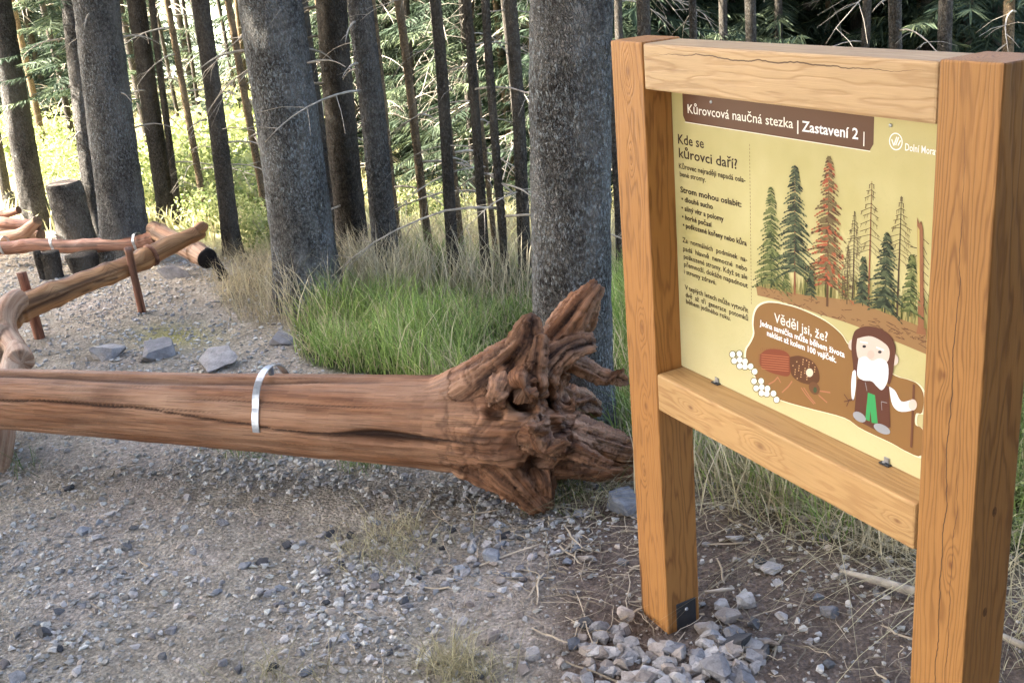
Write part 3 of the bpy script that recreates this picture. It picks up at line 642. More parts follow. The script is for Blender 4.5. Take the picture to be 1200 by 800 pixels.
# ------------------------------------------------------------------ big fallen log with its root plate
def voxel_union(parts, vox, smooth_it=0):
    mb = MB()
    for v in parts: mb.add(*v)
    me = mb.mesh('u'); o = bpy.data.objects.new('u', me); COL.objects.link(o)
    md = o.modifiers.new('r', 'REMESH'); md.mode = 'VOXEL'; md.voxel_size = vox; md.use_smooth_shade = True
    if smooth_it:
        s = o.modifiers.new('s', 'SMOOTH'); s.iterations = smooth_it; s.factor = 0.5
    dg = bpy.context.evaluated_depsgraph_get(); out = bpy.data.meshes.new_from_object(o.evaluated_get(dg))
    bpy.data.objects.remove(o); return out
def bones_to_mesh(bones, vox, name, amp_fn, smooth_it=1, crack_fn=None):
    """bones: list of (points Nx3, radii N). Union, then ridged displacement along each root's own grain"""
    parts = []; SA = []; SB = []; SR = []; SU = []; RF = []; ID = []
    for bi, (P, R) in enumerate(bones):
        P = np.asarray(P, float); R = np.asarray(R, float); m = max(8, len(P) * 5)
        Ps = spline(P, m); Rs = np.interp(np.linspace(0, len(R) - 1, m), np.arange(len(R)), R)
        parts.append(tube(Ps, Rs, 20))
        tg = np.gradient(Ps, axis=0); tg /= np.linalg.norm(tg, axis=1)[:, None]
        u = nz(np.cross(tg[0], [0.13, 0.2, 1.0])); L = 0
        for i in range(m - 1):
            u = nz(u - tg[i] * u.dot(tg[i])); SA.append(Ps[i]); SB.append(Ps[i + 1]); SR.append(Rs[i]); SU.append(L); RF.append(u.copy()); ID.append(bi)
            L += np.linalg.norm(Ps[i + 1] - Ps[i])
    me = voxel_union(parts, vox, smooth_it)
    n = len(me.vertices); co = np.zeros(n * 3, np.float32); me.vertices.foreach_get('co', co); co = co.reshape(-1, 3).astype(float)
    nr = np.zeros(n * 3, np.float32); me.vertices.foreach_get('normal', nr); nr = nr.reshape(-1, 3).astype(float)
    SA, SB, SR, SU, RF, ID = map(np.array, (SA, SB, SR, SU, RF, ID)); D = SB - SA; LL = (D ** 2).sum(1)
    best = np.full(n, 1e9); bi = np.zeros(n, int); bt = np.zeros(n)
    for j in range(len(SA)):
        t = np.clip(((co - SA[j]) @ D[j]) / LL[j], 0, 1); dd = np.linalg.norm(co - SA[j] - t[:, None] * D[j], axis=1) - SR[j]
        if crack_fn is not None and ID[j] > 0: dd = dd + .09 * (1 - sstep(1.62, 1.98, (co - LA) @ ld + .12 * vn(co[:, 0] * 18, co[:, 1] * 18, co[:, 2] * 18, 131)))
        w = dd < best; best[w] = dd[w]; bi[w] = j; bt[w] = t[w]
    q = co - SA[bi]; Dn = D[bi] / np.sqrt(LL[bi])[:, None]; U = RF[bi]; Vv = np.cross(Dn, U)
    th = np.arctan2((q * Vv).sum(1), (q * U).sum(1)); r = SR[bi] + bt * (np.append(SR[1:], SR[-1:])[bi] - SR[bi]) * (np.append(ID[1:], -1)[bi] == ID[bi]); r0_ = np.array([SR[ID == q_].mean() for q_ in range(ID.max() + 1)]); ul = SU[bi] + bt * np.sqrt(LL[bi]); idb = ID[bi]
    amp = amp_fn(co, idb, ul)
    cs, sn_ = np.cos(th), np.sin(th)
    # grain coordinate: cylinder noise so there is no seam
    def ridg(fr, fu, seed):
        fr = fr * .8; fu = fu * 1.2
        return 1 - np.abs(vn(cs * fr * (r * 10 + .6) + idb * 3.1, sn_ * fr * (r * 10 + .6), ul * fu + idb, seed))
    g = ridg(2.2, 1.6, 1) * 0.55 + ridg(5.0, 3.0, 2) * 0.3 + ridg(16.0, 5.0, 3) * 0.30
    w2 = 1.0 * fbm(co[:, 0] * 7, co[:, 1] * 7, co[:, 2] * 7, 4, 77)
    wx, wy, wz = (fbm(co[:, 0] * 4, co[:, 1] * 4, co[:, 2] * 4, 2, 80 + q_) * .9 for q_ in range(3))
    sw = 1 - np.abs(fbm(co[:, 0] * 11 + wx * 3, co[:, 1] * 11 + wy * 3, co[:, 2] * 11 + wz * 3, 3, 90)) * 2.6       # gnarled, swirling hollows
    w2 = w2 - np.clip(sw - .55, 0, 1) * .7 * (amp > .012)
    dsp = (g - 0.72) * amp * 1.5 + w2 * amp * 0.7
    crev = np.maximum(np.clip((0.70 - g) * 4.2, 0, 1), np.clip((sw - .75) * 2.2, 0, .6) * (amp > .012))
    if crack_fn is not None:
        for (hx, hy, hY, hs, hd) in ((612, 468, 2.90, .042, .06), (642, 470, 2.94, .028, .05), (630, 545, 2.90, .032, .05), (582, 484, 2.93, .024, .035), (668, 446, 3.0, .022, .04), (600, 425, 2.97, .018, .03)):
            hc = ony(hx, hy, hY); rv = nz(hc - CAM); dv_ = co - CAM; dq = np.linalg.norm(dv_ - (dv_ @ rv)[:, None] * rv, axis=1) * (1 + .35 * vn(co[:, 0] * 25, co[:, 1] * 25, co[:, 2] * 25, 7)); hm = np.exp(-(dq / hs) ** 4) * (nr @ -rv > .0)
            dsp = dsp - hm * hd; crev = np.maximum(crev, hm * .6)  # hollows carved in, with rot and depth shade painted into the colour
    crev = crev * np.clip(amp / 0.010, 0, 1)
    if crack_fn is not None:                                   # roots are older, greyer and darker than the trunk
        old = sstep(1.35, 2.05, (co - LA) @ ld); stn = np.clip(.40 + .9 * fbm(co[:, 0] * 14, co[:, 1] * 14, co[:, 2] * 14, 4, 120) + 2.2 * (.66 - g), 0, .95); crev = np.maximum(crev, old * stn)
    if crack_fn is not None:
        cd_, cc_ = crack_fn(co, idb, ul, th, r); dsp = dsp - cd_; crev = np.maximum(crev, cc_)
    co2 = co + nr * dsp[:, None]
    me.vertices.foreach_set('co', co2.astype(np.float32).ravel()); me.update()
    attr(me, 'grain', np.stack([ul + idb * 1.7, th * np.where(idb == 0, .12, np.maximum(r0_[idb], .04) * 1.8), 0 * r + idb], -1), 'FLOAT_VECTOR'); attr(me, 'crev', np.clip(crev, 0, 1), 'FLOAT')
    me.polygons.foreach_set('use_smooth', [True] * len(me.polygons))
    me.name = name; return me

LA = onz(0, 467, .25); LBp = onz(500, 494, .25); ld = nz(LBp - LA)
LOG_R = [(-1.6, .10), (0, .113), (0.85, .125), (1.35, .140), (1.75, .152), (1.95, .175)]
def lp_(t, dz=0): return LA + ld * t + np.array([0, 0, dz])
wp = lambda *a: [ony(x, y, Y) for x, y, Y in a]
bones = [(np.array([lp_(t) for t, _ in LOG_R] + [ony(612, 500, 3.03), ony(642, 500, 3.02)]), [r for _, r in LOG_R] + [.165, .10])]
E2 = lp_(1.90)
def RB(pts, rad): bones.append((np.array([ony(x, y, Y) for x, y, Y in pts]), rad))
RB([(600, 490, 3.08), (630, 470, 3.06), (640, 450, 3.06)], [.13, .11, .07])
RB([(500, 488, 3.13), (550, 468, 3.08), (588, 438, 3.04), (612, 408, 3.02), (620, 388, 3.02), (624, 372, 3.02)], [.11, .115, .085, .050, .036, .020])
RB([(600, 470, 3.06), (640, 425, 3.09), (660, 392, 3.10), (677, 366, 3.11), (690, 347, 3.12), (702, 333, 3.13)], [.12, .072, .058, .046, .032, .022])
RB([(635, 440, 3.02), (660, 412, 3.04), (682, 404, 3.06), (696, 402, 3.07)], [.06, .045, .035, .024])
RB([(640, 405, 3.12), (668, 388, 3.13), (688, 376, 3.13), (697, 352, 3.13)], [.05, .035, .022, .010])
RB([(625, 455, 3.05), (655, 424, 3.10), (680, 428, 3.12), (704, 441, 3.14), (722, 443, 3.15), (736, 447, 3.16)], [.07, .040, .029, .022, .020, .014])
RB([(712, 445, 3.14), (724, 437, 3.14), (731, 433, 3.14)], [.018, .013, .008])
RB([(620, 500, 3.02), (655, 503, 3.00), (690, 514, 3.03), (725, 524, 3.08), (765, 533, 3.14), (800, 545, 3.2)], [.12, .075, .052, .045, .035, .02])
RB([(615, 530, 3.00), (660, 541, 3.01), (700, 547, 3.04), (745, 552, 3.08)], [.10, .055, .038, .022])
RB([(660, 510, 2.98), (672, 492, 2.99), (670, 478, 3.0), (674, 466, 3.0)], [.034, .022, .018, .009])
RB([(520, 498, 3.12), (570, 522, 3.03), (600, 553, 2.96), (620, 576, 2.94), (634, 592, 2.93)], [.12, .13, .085, .058, .040])
RB([(620, 535, 2.98), (628, 565, 2.95), (630, 594, 2.94)], [.085, .055, .045])
RB([(590, 450, 3.0), (588, 458, 2.93), (577, 473, 2.88)], [.055, .042, .018])
RB([(620, 440, 3.0), (610, 452, 2.92), (617, 462, 2.88), (626, 460, 2.86)], [.05, .035, .026, .010])
RB([(600, 505, 2.98), (626, 512, 2.90), (634, 522, 2.87), (650, 536, 2.88)], [.09, .05, .036, .02])
RB([(640, 455, 3.03), (648, 480, 2.98), (658, 500, 2.95)], [.045, .032, .028])
RB([(618, 420, 3.0), (632, 395, 3.0), (628, 440, 2.96), (634, 480, 2.94)], [.03, .028, .026, .022])
RB([(650, 520, 2.97), (682, 530, 2.93), (716, 545, 2.93)], [.04, .026, .012])
RB([(640, 480, 3.12), (676, 470, 3.22), (700, 480, 3.30)], [.08, .05, .02])
RB([(620, 520, 3.1), (660, 560, 3.22), (690, 575, 3.28)], [.09, .05, .02])
rr_ = random.Random(11)
cen = ony(630, 490, 3.02)
for i in range(9):
    a = rr_.uniform(0, 2 * math.pi); e1 = np.array([ld[1] * -1, ld[0], 0]); dr = math.cos(a) * e1 + math.sin(a) * np.array([0, 0, 1.0]); dr = nz(dr + ld * rr_.uniform(-.1, .7))
    if dr[2] < -.3: continue
    s0 = cen + dr * 0.09; s1 = s0 + dr * rr_.uniform(.05, .10) + np.array([rr_.uniform(-.02, .02) for _ in range(3)]); s2 = s1 + nz(dr + np.array([rr_.uniform(-.7, .7) for _ in range(3)])) * rr_.uniform(.04, .09)
    bones.append((np.array([s0, s1, s2]), [.035, .018, .007]))
def amp_log(co, idb, ul):
    t = (co - LA) @ ld; return 0.004 + 0.019 * sstep(1.62, 2.02, t)
TB = None
def crack_log(co, idb, ul, th, r):
    # long split facing the path: angular position measured against the view side of the log
    side = np.array([-ld[1], ld[0], 0]) * -1                     # towards the path
    ax = LA + ((co - LA) @ ld)[:, None] * ld; q = co - ax; ph = np.arctan2(q[:, 2], q @ side)   # 0 = towards path, pi/2 = up
    t = (co - LA) @ ld; main = (t < 1.95) & (np.linalg.norm(q, axis=1) < .24)
    c0 = 0.34 + 0.10 * vn(t * 1.6, 0, 0, 5) + 0.05 * vn(t * 7, 0, 0, 6) - 0.28 * sstep(.3, 1.8, t)
    wid = 0.004 + 0.0012 * vn(t * 6, 1, 0, 7) + 0.022 * np.exp(-((t - 1.60) / .17) ** 2); wid = wid * sstep(-.6, -.3, t) * sstep(1.95, 1.8, t)
    m1 = np.clip(1 - np.abs(ph - c0) * r / np.maximum(wid, 1e-4), 0, 1) * main
    c1 = 1.38 + 0.08 * vn(t * 1.3, 3, 0, 8); wid2 = 0.017 + .004 * vn(t * 3, 2, 0, 9)
    m2 = np.clip(1.4 - np.abs(ph - c1) * r / wid2, 0, 1) * main * sstep(1.75, 1.2, t)
    m3 = 0
    for s_, c_, a_, b_ in ((11, .35, .1, 1.1), (12, -.55, -.4, .9), (13, .12, -.8, .2), (14, .62, .8, 1.7)):
        cc = c_ + .12 * vn(t * 2, s_, 0, s_); m3 = np.maximum(m3, np.clip(1 - np.abs(ph - cc) * r / .004, 0, 1) * sstep(a_, a_ + .2, t) * sstep(b_, b_ - .2, t) * main)
    return m1 ** .7 * (0.014 + .03 * np.exp(-((t - 1.60) / .17) ** 2)) + np.clip(m2, 0, 1) * 0.018 + m3 * .005, np.maximum.reduce([np.minimum(1, m1 * 1.6), m2 * .6, m3 * .8])
rl = thing('fallen_log', 'large peeled log with gnarled root plate lying across the gravel path', 'log', (E2[0], E2[1], 0))
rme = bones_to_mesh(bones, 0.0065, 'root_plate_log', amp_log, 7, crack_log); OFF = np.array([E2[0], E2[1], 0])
rme.transform(Matrix.Translation(Vector(-OFF)))
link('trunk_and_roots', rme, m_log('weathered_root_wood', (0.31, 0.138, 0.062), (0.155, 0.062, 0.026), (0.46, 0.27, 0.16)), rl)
def strap(center, axis, r, a0, a1, w, mat, parent, off, lift=0.0, th=0.004, name='metal_strap'):
    """steel band bent over a log; angles from the path side (0) over the top (pi/2)"""
    side = nz(np.cross(axis, [0, 0, 1.0])); 
    if side[1] > 0: side = -side
    V = []; m = 26
    for i in range(m):
        f_ = i / (m - 1); a = a0 + (a1 - a0) * f_; rad = r + .004 + lift * math.sin(math.pi * min(1, max(0, (f_ - .25) / .75)))
        dv = math.cos(a) * side + math.sin(a) * np.array([0, 0, 1.0])
        for dw, dt in ((-w, 0), (w, 0), (w, th), (-w, th)): V.append(center + axis * dw + dv * (rad + dt))
    Q = []
    for i in range(m - 1):
        for j in range(4): Q.append((i * 4 + j, i * 4 + (j + 1) % 4, i * 4 + 4 + (j + 1) % 4, i * 4 + 4 + j))
    Q += [(0, 3, 2, 1), (m * 4 - 4, m * 4 - 3, m * 4 - 2, m * 4 - 1)]
    return link(name, mesh_np(name, np.array(V) - off, Q), mat, parent)
tS = (onz(334, 470, .27) - LA).dot(ld); cS = lp_(tS); 
st = strap(cS, ld, .133, -.02, 2.35, .0125, STEEL, rl, OFF, 0.032)
sidev = nz(np.cross(ld, [0, 0, 1.0])); sidev = -sidev if sidev[1] > 0 else sidev
for a in (.10, .50):
    c_ = cS + (math.cos(a) * sidev + math.sin(a) * np.array([0, 0, 1])) * .137; d_ = math.cos(a) * sidev + math.sin(a) * np.array([0, 0, 1])
    s_ = MB(); s_.add(*tube([c_, c_ + d_ * .003], [.005, .004], 8)); link('screw', s_.mesh('screw', OFF), m_flat('screw_dark', (.12, .12, .13), .5), st)
b_ = MB(); cB = cS + np.array([0, 0, .142]) + ld * .004; b_.add(*tube([cB, cB + np.array([0, 0, .03])], [.010, .010], 6)); link('bolt', b_.mesh('bolt', OFF), m_flat('bolt_grey', (.14, .15, .16), .5), st)

# ------------------------------------------------------------------ peeled rail logs, stakes and stumps on the left
def log_mesh(P, R, n=20, m=36, seed=0, noise=.07, off=(0, 0, 0), rough=1.0):
    Ps = spline(P, m); Rs = np.interp(np.linspace(0, len(R) - 1, m), np.arange(len(R)), R)
    if m > 16:
        n = max(n, 28); m2_ = m * 3; Ps = spline(P, m2_); Rs = np.interp(np.linspace(0, len(R) - 1, m2_), np.arange(len(R)), R); m = m2_
        for kk_ in range(int(np.linalg.norm(Ps[-1] - Ps[0]) * 5)):
            c_ = (math.sin(seed * 12.9 + kk_ * 78.2) * .5 + .5) * m; Rs = Rs * (1 + .13 * np.exp(-((np.arange(m) - c_) / (m * .02)) ** 2))
    V, Q, T = tube(Ps, Rs, n, True, noise=noise * 1.5, seed=seed, nf=11)
    me = mesh_np('log', V - np.asarray(off), Q, T, True)
    L = np.repeat(np.concatenate([[0], np.cumsum(np.linalg.norm(np.diff(Ps, axis=0), axis=1))]), n); th = np.tile(np.arange(n) / n * 6.2832, m); rr2 = np.repeat(Rs, n)
    g = np.stack([L + seed, th * rr2, rr2], -1); g = np.concatenate([g, [[0, 0, 0], [L[-1], 0, 0]]])
    ang = fbm(np.cos(th) * 2.2, np.sin(th) * 2.2, L * 1.2 + seed, 3, seed + 3); cr = np.clip(-ang * 2.6 - .5, 0, .8); cr = np.maximum(cr, np.clip((.05 - np.abs(vn(np.cos(th) * 2.6 + seed, np.sin(th) * 2.6, L * 1.1, seed + 8))) * 22, 0, .75) * (vn(L * 3, seed, 0, 4) > -.2)); cr = np.concatenate([cr, [.5, .5]])
    attr(me, 'grain', g, 'FLOAT_VECTOR'); attr(me, 'crev', cr, 'FLOAT'); return me
WOODY = m_log('peeled_wood_golden', (0.44, 0.215, 0.085), (0.26, 0.11, 0.04), (0.56, 0.34, 0.17), fl=(5, 40, 8))
WOODR = m_log('peeled_wood_red', (0.28, 0.115, 0.062), (0.15, 0.058, 0.032), (0.38, 0.20, 0.13), fl=(5, 40, 8))
WOODP = m_log('peeled_wood_pale', (0.45, 0.26, 0.15), (0.28, 0.13, 0.065), (0.58, 0.42, 0.28), fl=(5, 40, 8))
def logthing(name, label, cat, pts, R, mat, group=None, seed=0, part='trunk', n=20, m=36, noise=.07, base=None):
    P = np.array(pts); b = base if base is not None else np.array([P[:, 0].mean(), P[:, 1].mean(), G(P[:, 0].mean(), P[:, 1].mean())])
    t = thing(name, label, cat, b, 0, group); link(part, log_mesh(P, R, n, m, seed, noise, b), mat, t); return t, b
rail, rb = logthing('rail_log', 'golden peeled log slanting up to the right on two stakes', 'log',
    [ony(10, 372, 4.98), ony(25, 361, 5.05), ony(90, 334, 5.22), ony(152, 311, 5.42), ony(200, 287, 5.62), ony(236, 272, 5.8)], [.070, .068, .058, .052, .052, .034], WOODY, seed=3, noise=.09)
link('burl', log_mesh([ony(225, 276, 5.74), ony(236, 267, 5.78), ony(241, 262, 5.80)], [.03, .034, .018], 12, 10, 8, .2, rb), WOODY, rail)
for (q, Y, rad) in (((177, 299), 5.50, .060),):
    rdir = nz(ony(200, 287, 5.62) - ony(152, 311, 5.42)); link('dark_ring', log_mesh([ony(*q, Y) - rdir * .006, ony(*q, Y) + rdir * .006], [rad, rad], 18, 4, 1, .1, rb), WOODR, rail)
g1 = onz(167, 367); t1 = ony(150, 291, g1[1] - .12)
logthing('stake', 'slim reddish stake leaning in front of the golden rail log', 'stake', [g1 - [0, 0, .1], (g1 + t1) / 2, t1], [.021, .020, .021], WOODR, seed=5, n=12, m=12, base=g1)
g2 = onz(47, 396); t2 = ony(25, 319, g2[1] + .02)
logthing('stake', 'thick reddish stake near the lower end of the golden rail log', 'stake', [g2 - [0, 0, .1], (g2 + t2) / 2, t2], [.027, .025, .024], WOODR, seed=6, n=12, m=12, base=g2)
fk = thing('forked_branch', 'pale bent branch propping the left end of the big log', 'branch', onz(2, 538))
fb = np.array(onz(2, 538))
FB = [(np.array([ony(24, 349, 4.92), ony(14, 356, 4.86), ony(6, 372, 4.78), ony(8, 392, 4.68), ony(20, 412, 4.45), ony(24, 424, 4.3)]), [.052, .055, .052, .050, .050, .058]),
      (np.array([ony(20, 410, 4.45), ony(10, 450, 4.15), ony(5, 490, 3.88), ony(0, 530, 3.72), ony(-6, 560, 3.6)]), [.05, .05, .048, .045, .05]),
      (np.array([ony(-2, 385, 4.65), ony(-8, 420, 4.5), ony(-2, 440, 4.4)]), [.045, .045, .045])]
fme = bones_to_mesh(FB, .012, 'forked', lambda co, i, u: np.full(len(co), .005)); fme.transform(Matrix.Translation(Vector(-fb))); link('wood', fme, WOODP, fk)
red, rb2 = logthing('rail_log', 'long reddish log strapped level at far left in front of the large grey spruce', 'log', [ony(-60, 287, 6.9), ony(0, 291, 6.85), ony(40, 287, 6.8), ony(80, 289, 6.72), ony(124, 287, 6.62), ony(160, 285, 6.55), ony(184, 278, 6.5)], [.045, .043, .040, .043, .044, .042, .05], WOODR, seed=9)
for xx, yy in ((7, 290), (67, 288), (163, 286)):
    cc0 = ony(xx, yy, np.interp(xx, [0, 124, 184], [6.85, 6.62, 6.5])); ax = nz(ony(124, 287, 6.62) - ony(0, 291, 6.85))
    strap(cc0, ax, .043, -.7, 2.4, .009, STEEL, red, rb2, .028, .004)
stub_lab = ['short dark stump under the strapped log, left of a pair', 'short dark stump under the strapped log, right of a pair', 'dark squat block under the strapped log by the large spruce']
for i, (bx, by, w, h) in enumerate(((51, 327, 8, 30), (64, 325, 20, 27), (100, 316, 34, 17))):
    g = gpt(bx, by); dep = np.linalg.norm(g - CAM); r_ = w / 2 * dep / F; hh = h * dep / F * 1.04
    logthing('stump', stub_lab[i], 'stump', [g - [0, 0, .08], g + [0, 0, hh * .5], g + [0.0, 0, hh]], [r_ * 1.05, r_, r_], BARK_DRK, seed=20 + i, n=14, m=10, noise=.2, base=g)
g = gpt(90, 281); dep = np.linalg.norm(g - CAM); r_ = 36 / 2 * dep / F
bs = thing('tree_stump', 'tall grey sawn stump standing in front of the bright clearing', 'stump', g)
link('trunk', log_mesh([g - [0, 0, .1], g + [.0, 0, .2], g + [.0, 0, 62 * dep / F]], [r_ * 1.12, r_ * 1.0, r_ * .98], 28, 16, 4, .1, g), BARK_MID, bs)
cp = g + np.array([.0, 0, 62 * dep / F + .003]); v_, q_, t_ = tube([cp, cp + [0, 0, .006]], [r_ * .9, r_ * .86], 20); link('cut_face', mesh_np('cut', v_ - g, q_, t_), m_flat('old_cut_wood', (0.12, 0.10, 0.085), .9, .1, .4, 20), bs)
g = gpt(20, 250); logthing('stump', 'small stump behind the pile of logs at the left edge', 'stump', [g - [0, 0, .08], g + [-.02, 0, .12], g + [-.04, 0, .17]], [.052, .047, .045], BARK_MID, seed=31, n=14, m=10, base=g)
dk, db = logthing('charred_log', 'pale log end with a black burnt face beside the golden rail', 'log', [ony(180, 268, 6.55), ony(205, 283, 6.3), ony(225, 293, 6.1), ony(243, 303, 5.95)], [.05, .055, .060, .058], WOODP, seed=12)
dd = nz(ony(243, 303, 5.95) - ony(225, 293, 6.1)); e0 = ony(243, 303, 5.95)
link('burnt_end', log_mesh([e0 - dd * .02, e0 + dd * .004, e0 + dd * .012], [.0595, .0595, .05], 20, 8, 2, .05, db), CHAR, dk)
link('burnt_foot', log_mesh([ony(250, 306, 5.96), ony(259, 318, 5.94), ony(264, 334, 5.93)], [.035, .03, .035], 12, 8, 3, .15, db), CHAR, dk)
pile = [([(-30, 256, 7.3), (12, 262, 7.2), (44, 264, 7.1)], [.035, .04, .036], 'upper reddish log in the pile at the left edge'),
        ([(-30, 275, 7.15), (5, 278, 7.05), (28, 272, 6.98), (44, 258, 6.92)], [.04, .042, .04, .03], 'crooked middle log in the pile at the left edge'),
        ([(-30, 250, 7.5), (0, 252, 7.45), (22, 246, 7.4)], [.03, .03, .026], 'thin topmost log in the pile at the left edge'),
        ([(-30, 268, 7.4), (10, 270, 7.3), (48, 276, 7.2)], [.04, .042, .04], 'lowest log of the pile with its round end to the right')]
for i, (pp, rad, lab) in enumerate(pile): logthing('piled_log', lab, 'log', [ony(*q) for q in pp], rad, WOODR if i % 2 == 0 else WOODP, 'reddish logs piled at the left edge', 40 + i, n=14, m=18, noise=.12)

# ------------------------------------------------------------------ spruces
def branch_mesh(seed, L=.6, twigs=6, r=.006):
    rn = random.Random(seed); mb = MB(); up = rn.uniform(.0, .35)
    pts = [np.array([0, 0, 0.0])]; d_ = np.array([1, 0, up])
    for i in range(7):
        d_ = nz(d_ + np.array([0, rn.uniform(-.12, .12), -0.16 + rn.uniform(-.05, .08)])); pts.append(pts[-1] + d_ * L / 7)
    P = np.array(pts); mb.add(*tube(P, np.linspace(r, r * .3, len(P)), 5))
    for i in range(twigs):
        k_ = rn.randint(2, 6); s_ = P[k_]; dv = nz(np.array([.5, rn.choice((-1, 1)) * rn.uniform(.4, 1), rn.uniform(-.7, .1)])); l_ = L * rn.uniform(.15, .4)
        Q_ = [s_, s_ + dv * l_ * .5, s_ + dv * l_ + np.array([0, 0, -.15 * l_])]; mb.add(*tube(Q_, [r * .4, r * .3, r * .15], 3, False))
    return mb.mesh('branch', smooth=True)
BRM = [branch_mesh(i, .55 + .1 * (i % 3), 5 + i % 4) for i in range(8)]; STB = [branch_mesh(50 + i, .14 + .05 * i, 1, .007) for i in range(4)]
for m_ in BRM + STB: m_.materials.append(TWIG)

def crown_mesh(seed, H=9.0, R=1.6, z0=0.0, whorl=.30, nb=7, droop=.35, tw=.0085, bright=1.0, dens=1.0):
    rn = np.random.default_rng(seed); V = []; Q = []; C = []; n = 0
    z = z0
    while z < H - .15:
        t = (z - z0) / (H - z0); Lb = R * (1 - t) ** .85 + .08
        for b in range(nb if t < .85 else 4):
            az = rn.uniform(0, 6.283); L = Lb * rn.uniform(.65, 1.1); ca, sa = math.cos(az), math.sin(az); zb_ = z + rn.uniform(-.12, .12); dr = droop * rn.uniform(.6, 1.3)
            m = max(4, int(L / .042 * dens)); tt = (np.arange(m) + rn.random(m) * .8 + .6) / (m + .6); tt = np.clip(tt, .08, 1)
            rad = tt * L; zz_ = zb_ - dr * L * (tt ** 1.4) + .16 * L * tt ** 4
            bl = rn.choice((.25, .7, 1.2))
            for side in (-1, 1, 0):
                ll = (.07 + .20 * L * (1 - tt * .75)) * rn.uniform(.5, 1.2, m) if side else rn.uniform(.06, .15, m)
                a2 = az + side * rn.uniform(.6, 1.2, m); down = rn.uniform(.1, .55, m) if side else rn.uniform(.8, 1.4, m)
                s_ = np.stack([rad * ca, rad * sa, zz_], -1); dv = np.stack([np.cos(a2), np.sin(a2), -down], -1); dv /= np.linalg.norm(dv, axis=1)[:, None]
                wv = np.cross(dv, rn.normal(size=(m, 3)) * .6 + np.array([0, 0, 1.0])); wv /= np.linalg.norm(wv, axis=1)[:, None] + 1e-9
                w = tw * rn.uniform(.6, 1.15, m)[:, None]
                mid = s_ + dv * (ll * .5)[:, None]; end = s_ + dv * ll[:, None] + np.array([0, 0, -.1]) * (ll[:, None])
                V.append(np.stack([s_, mid + wv * w, end, mid - wv * w], 1).reshape(-1, 3)); Q.append(n + np.arange(m * 4).reshape(-1, 4)); n += m * 4
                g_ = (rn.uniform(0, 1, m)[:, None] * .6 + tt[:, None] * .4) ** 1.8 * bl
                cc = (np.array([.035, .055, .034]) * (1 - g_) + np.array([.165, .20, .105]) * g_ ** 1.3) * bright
                C.append(np.repeat(cc, 4, 0))
        z += whorl * rn.uniform(.7, 1.2) * (1 - .4 * t)
    me = mesh_np('crown', np.concatenate(V), np.concatenate(Q)); attr(me, 'tint', np.concatenate(C)); me.materials.append(NEEDLE); return me
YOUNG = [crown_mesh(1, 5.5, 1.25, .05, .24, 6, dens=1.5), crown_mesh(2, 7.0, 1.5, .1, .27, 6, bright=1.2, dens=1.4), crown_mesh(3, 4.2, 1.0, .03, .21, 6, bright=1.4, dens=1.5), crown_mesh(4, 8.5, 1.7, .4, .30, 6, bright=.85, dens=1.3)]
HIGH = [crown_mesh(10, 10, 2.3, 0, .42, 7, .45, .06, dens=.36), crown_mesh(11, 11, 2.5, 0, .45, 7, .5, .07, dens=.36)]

def trunk_mesh(r0, H, lean, seed, na=24, nh=40, flare=.35, top=.35, amp=.05, bumps=5):
    rn = random.Random(seed)
    hs = np.concatenate([[-.2], np.linspace(-.1, .5, max(6, nh // 3)), np.linspace(.56, 3.4, nh), np.linspace(3.8, H, 12)]); th = np.arange(na) / na * 2 * np.pi
    HH, TT = np.meshgrid(hs, th, indexing='ij'); ph = rn.uniform(0, 6)
    rr = r0 * (1 - (1 - top) * np.clip(HH, 0, H) / H); fl_ = np.exp(-np.clip(HH, 0, 9) / .16) * flare
    rr = rr * (1 + fl_ * (0.75 + .45 * np.cos(bumps * TT + ph + 1.3 * np.sin(TT))))
    cx_, sy_ = np.cos(TT), np.sin(TT); s = seed * 3.7
    rr = rr * (1 + amp * fbm(cx_ * 1.5 + s, sy_ * 1.5, HH * 1.4, 3, seed) * 1.0) + .006 * fbm(cx_ * r0 * 60 + s, sy_ * r0 * 60, HH * 26, 2, seed + 1) * min(1, r0 / .08)
    bx, by = .05 * fbm(HH * .45, s, 0, 2, seed + 4), .05 * fbm(HH * .35, s + 9, 0, 2, seed + 5)
    bx = bx - bx[1, 0]; by = by - by[1, 0]
    V = np.stack([rr * cx_ + lean[0] * HH + bx * (HH > 0), rr * sy_ + lean[1] * HH + by * (HH > 0), HH], -1).reshape(-1, 3)
    m = len(hs); i = np.arange(m - 1)[:, None] * na; j = np.arange(na)[None, :]; j2 = (j + 1) % na
    return mesh_np('trunk', V, np.stack([i + j, i + j2, i + na + j2, i + na + j], -1).reshape(-1, 4), smooth=True)

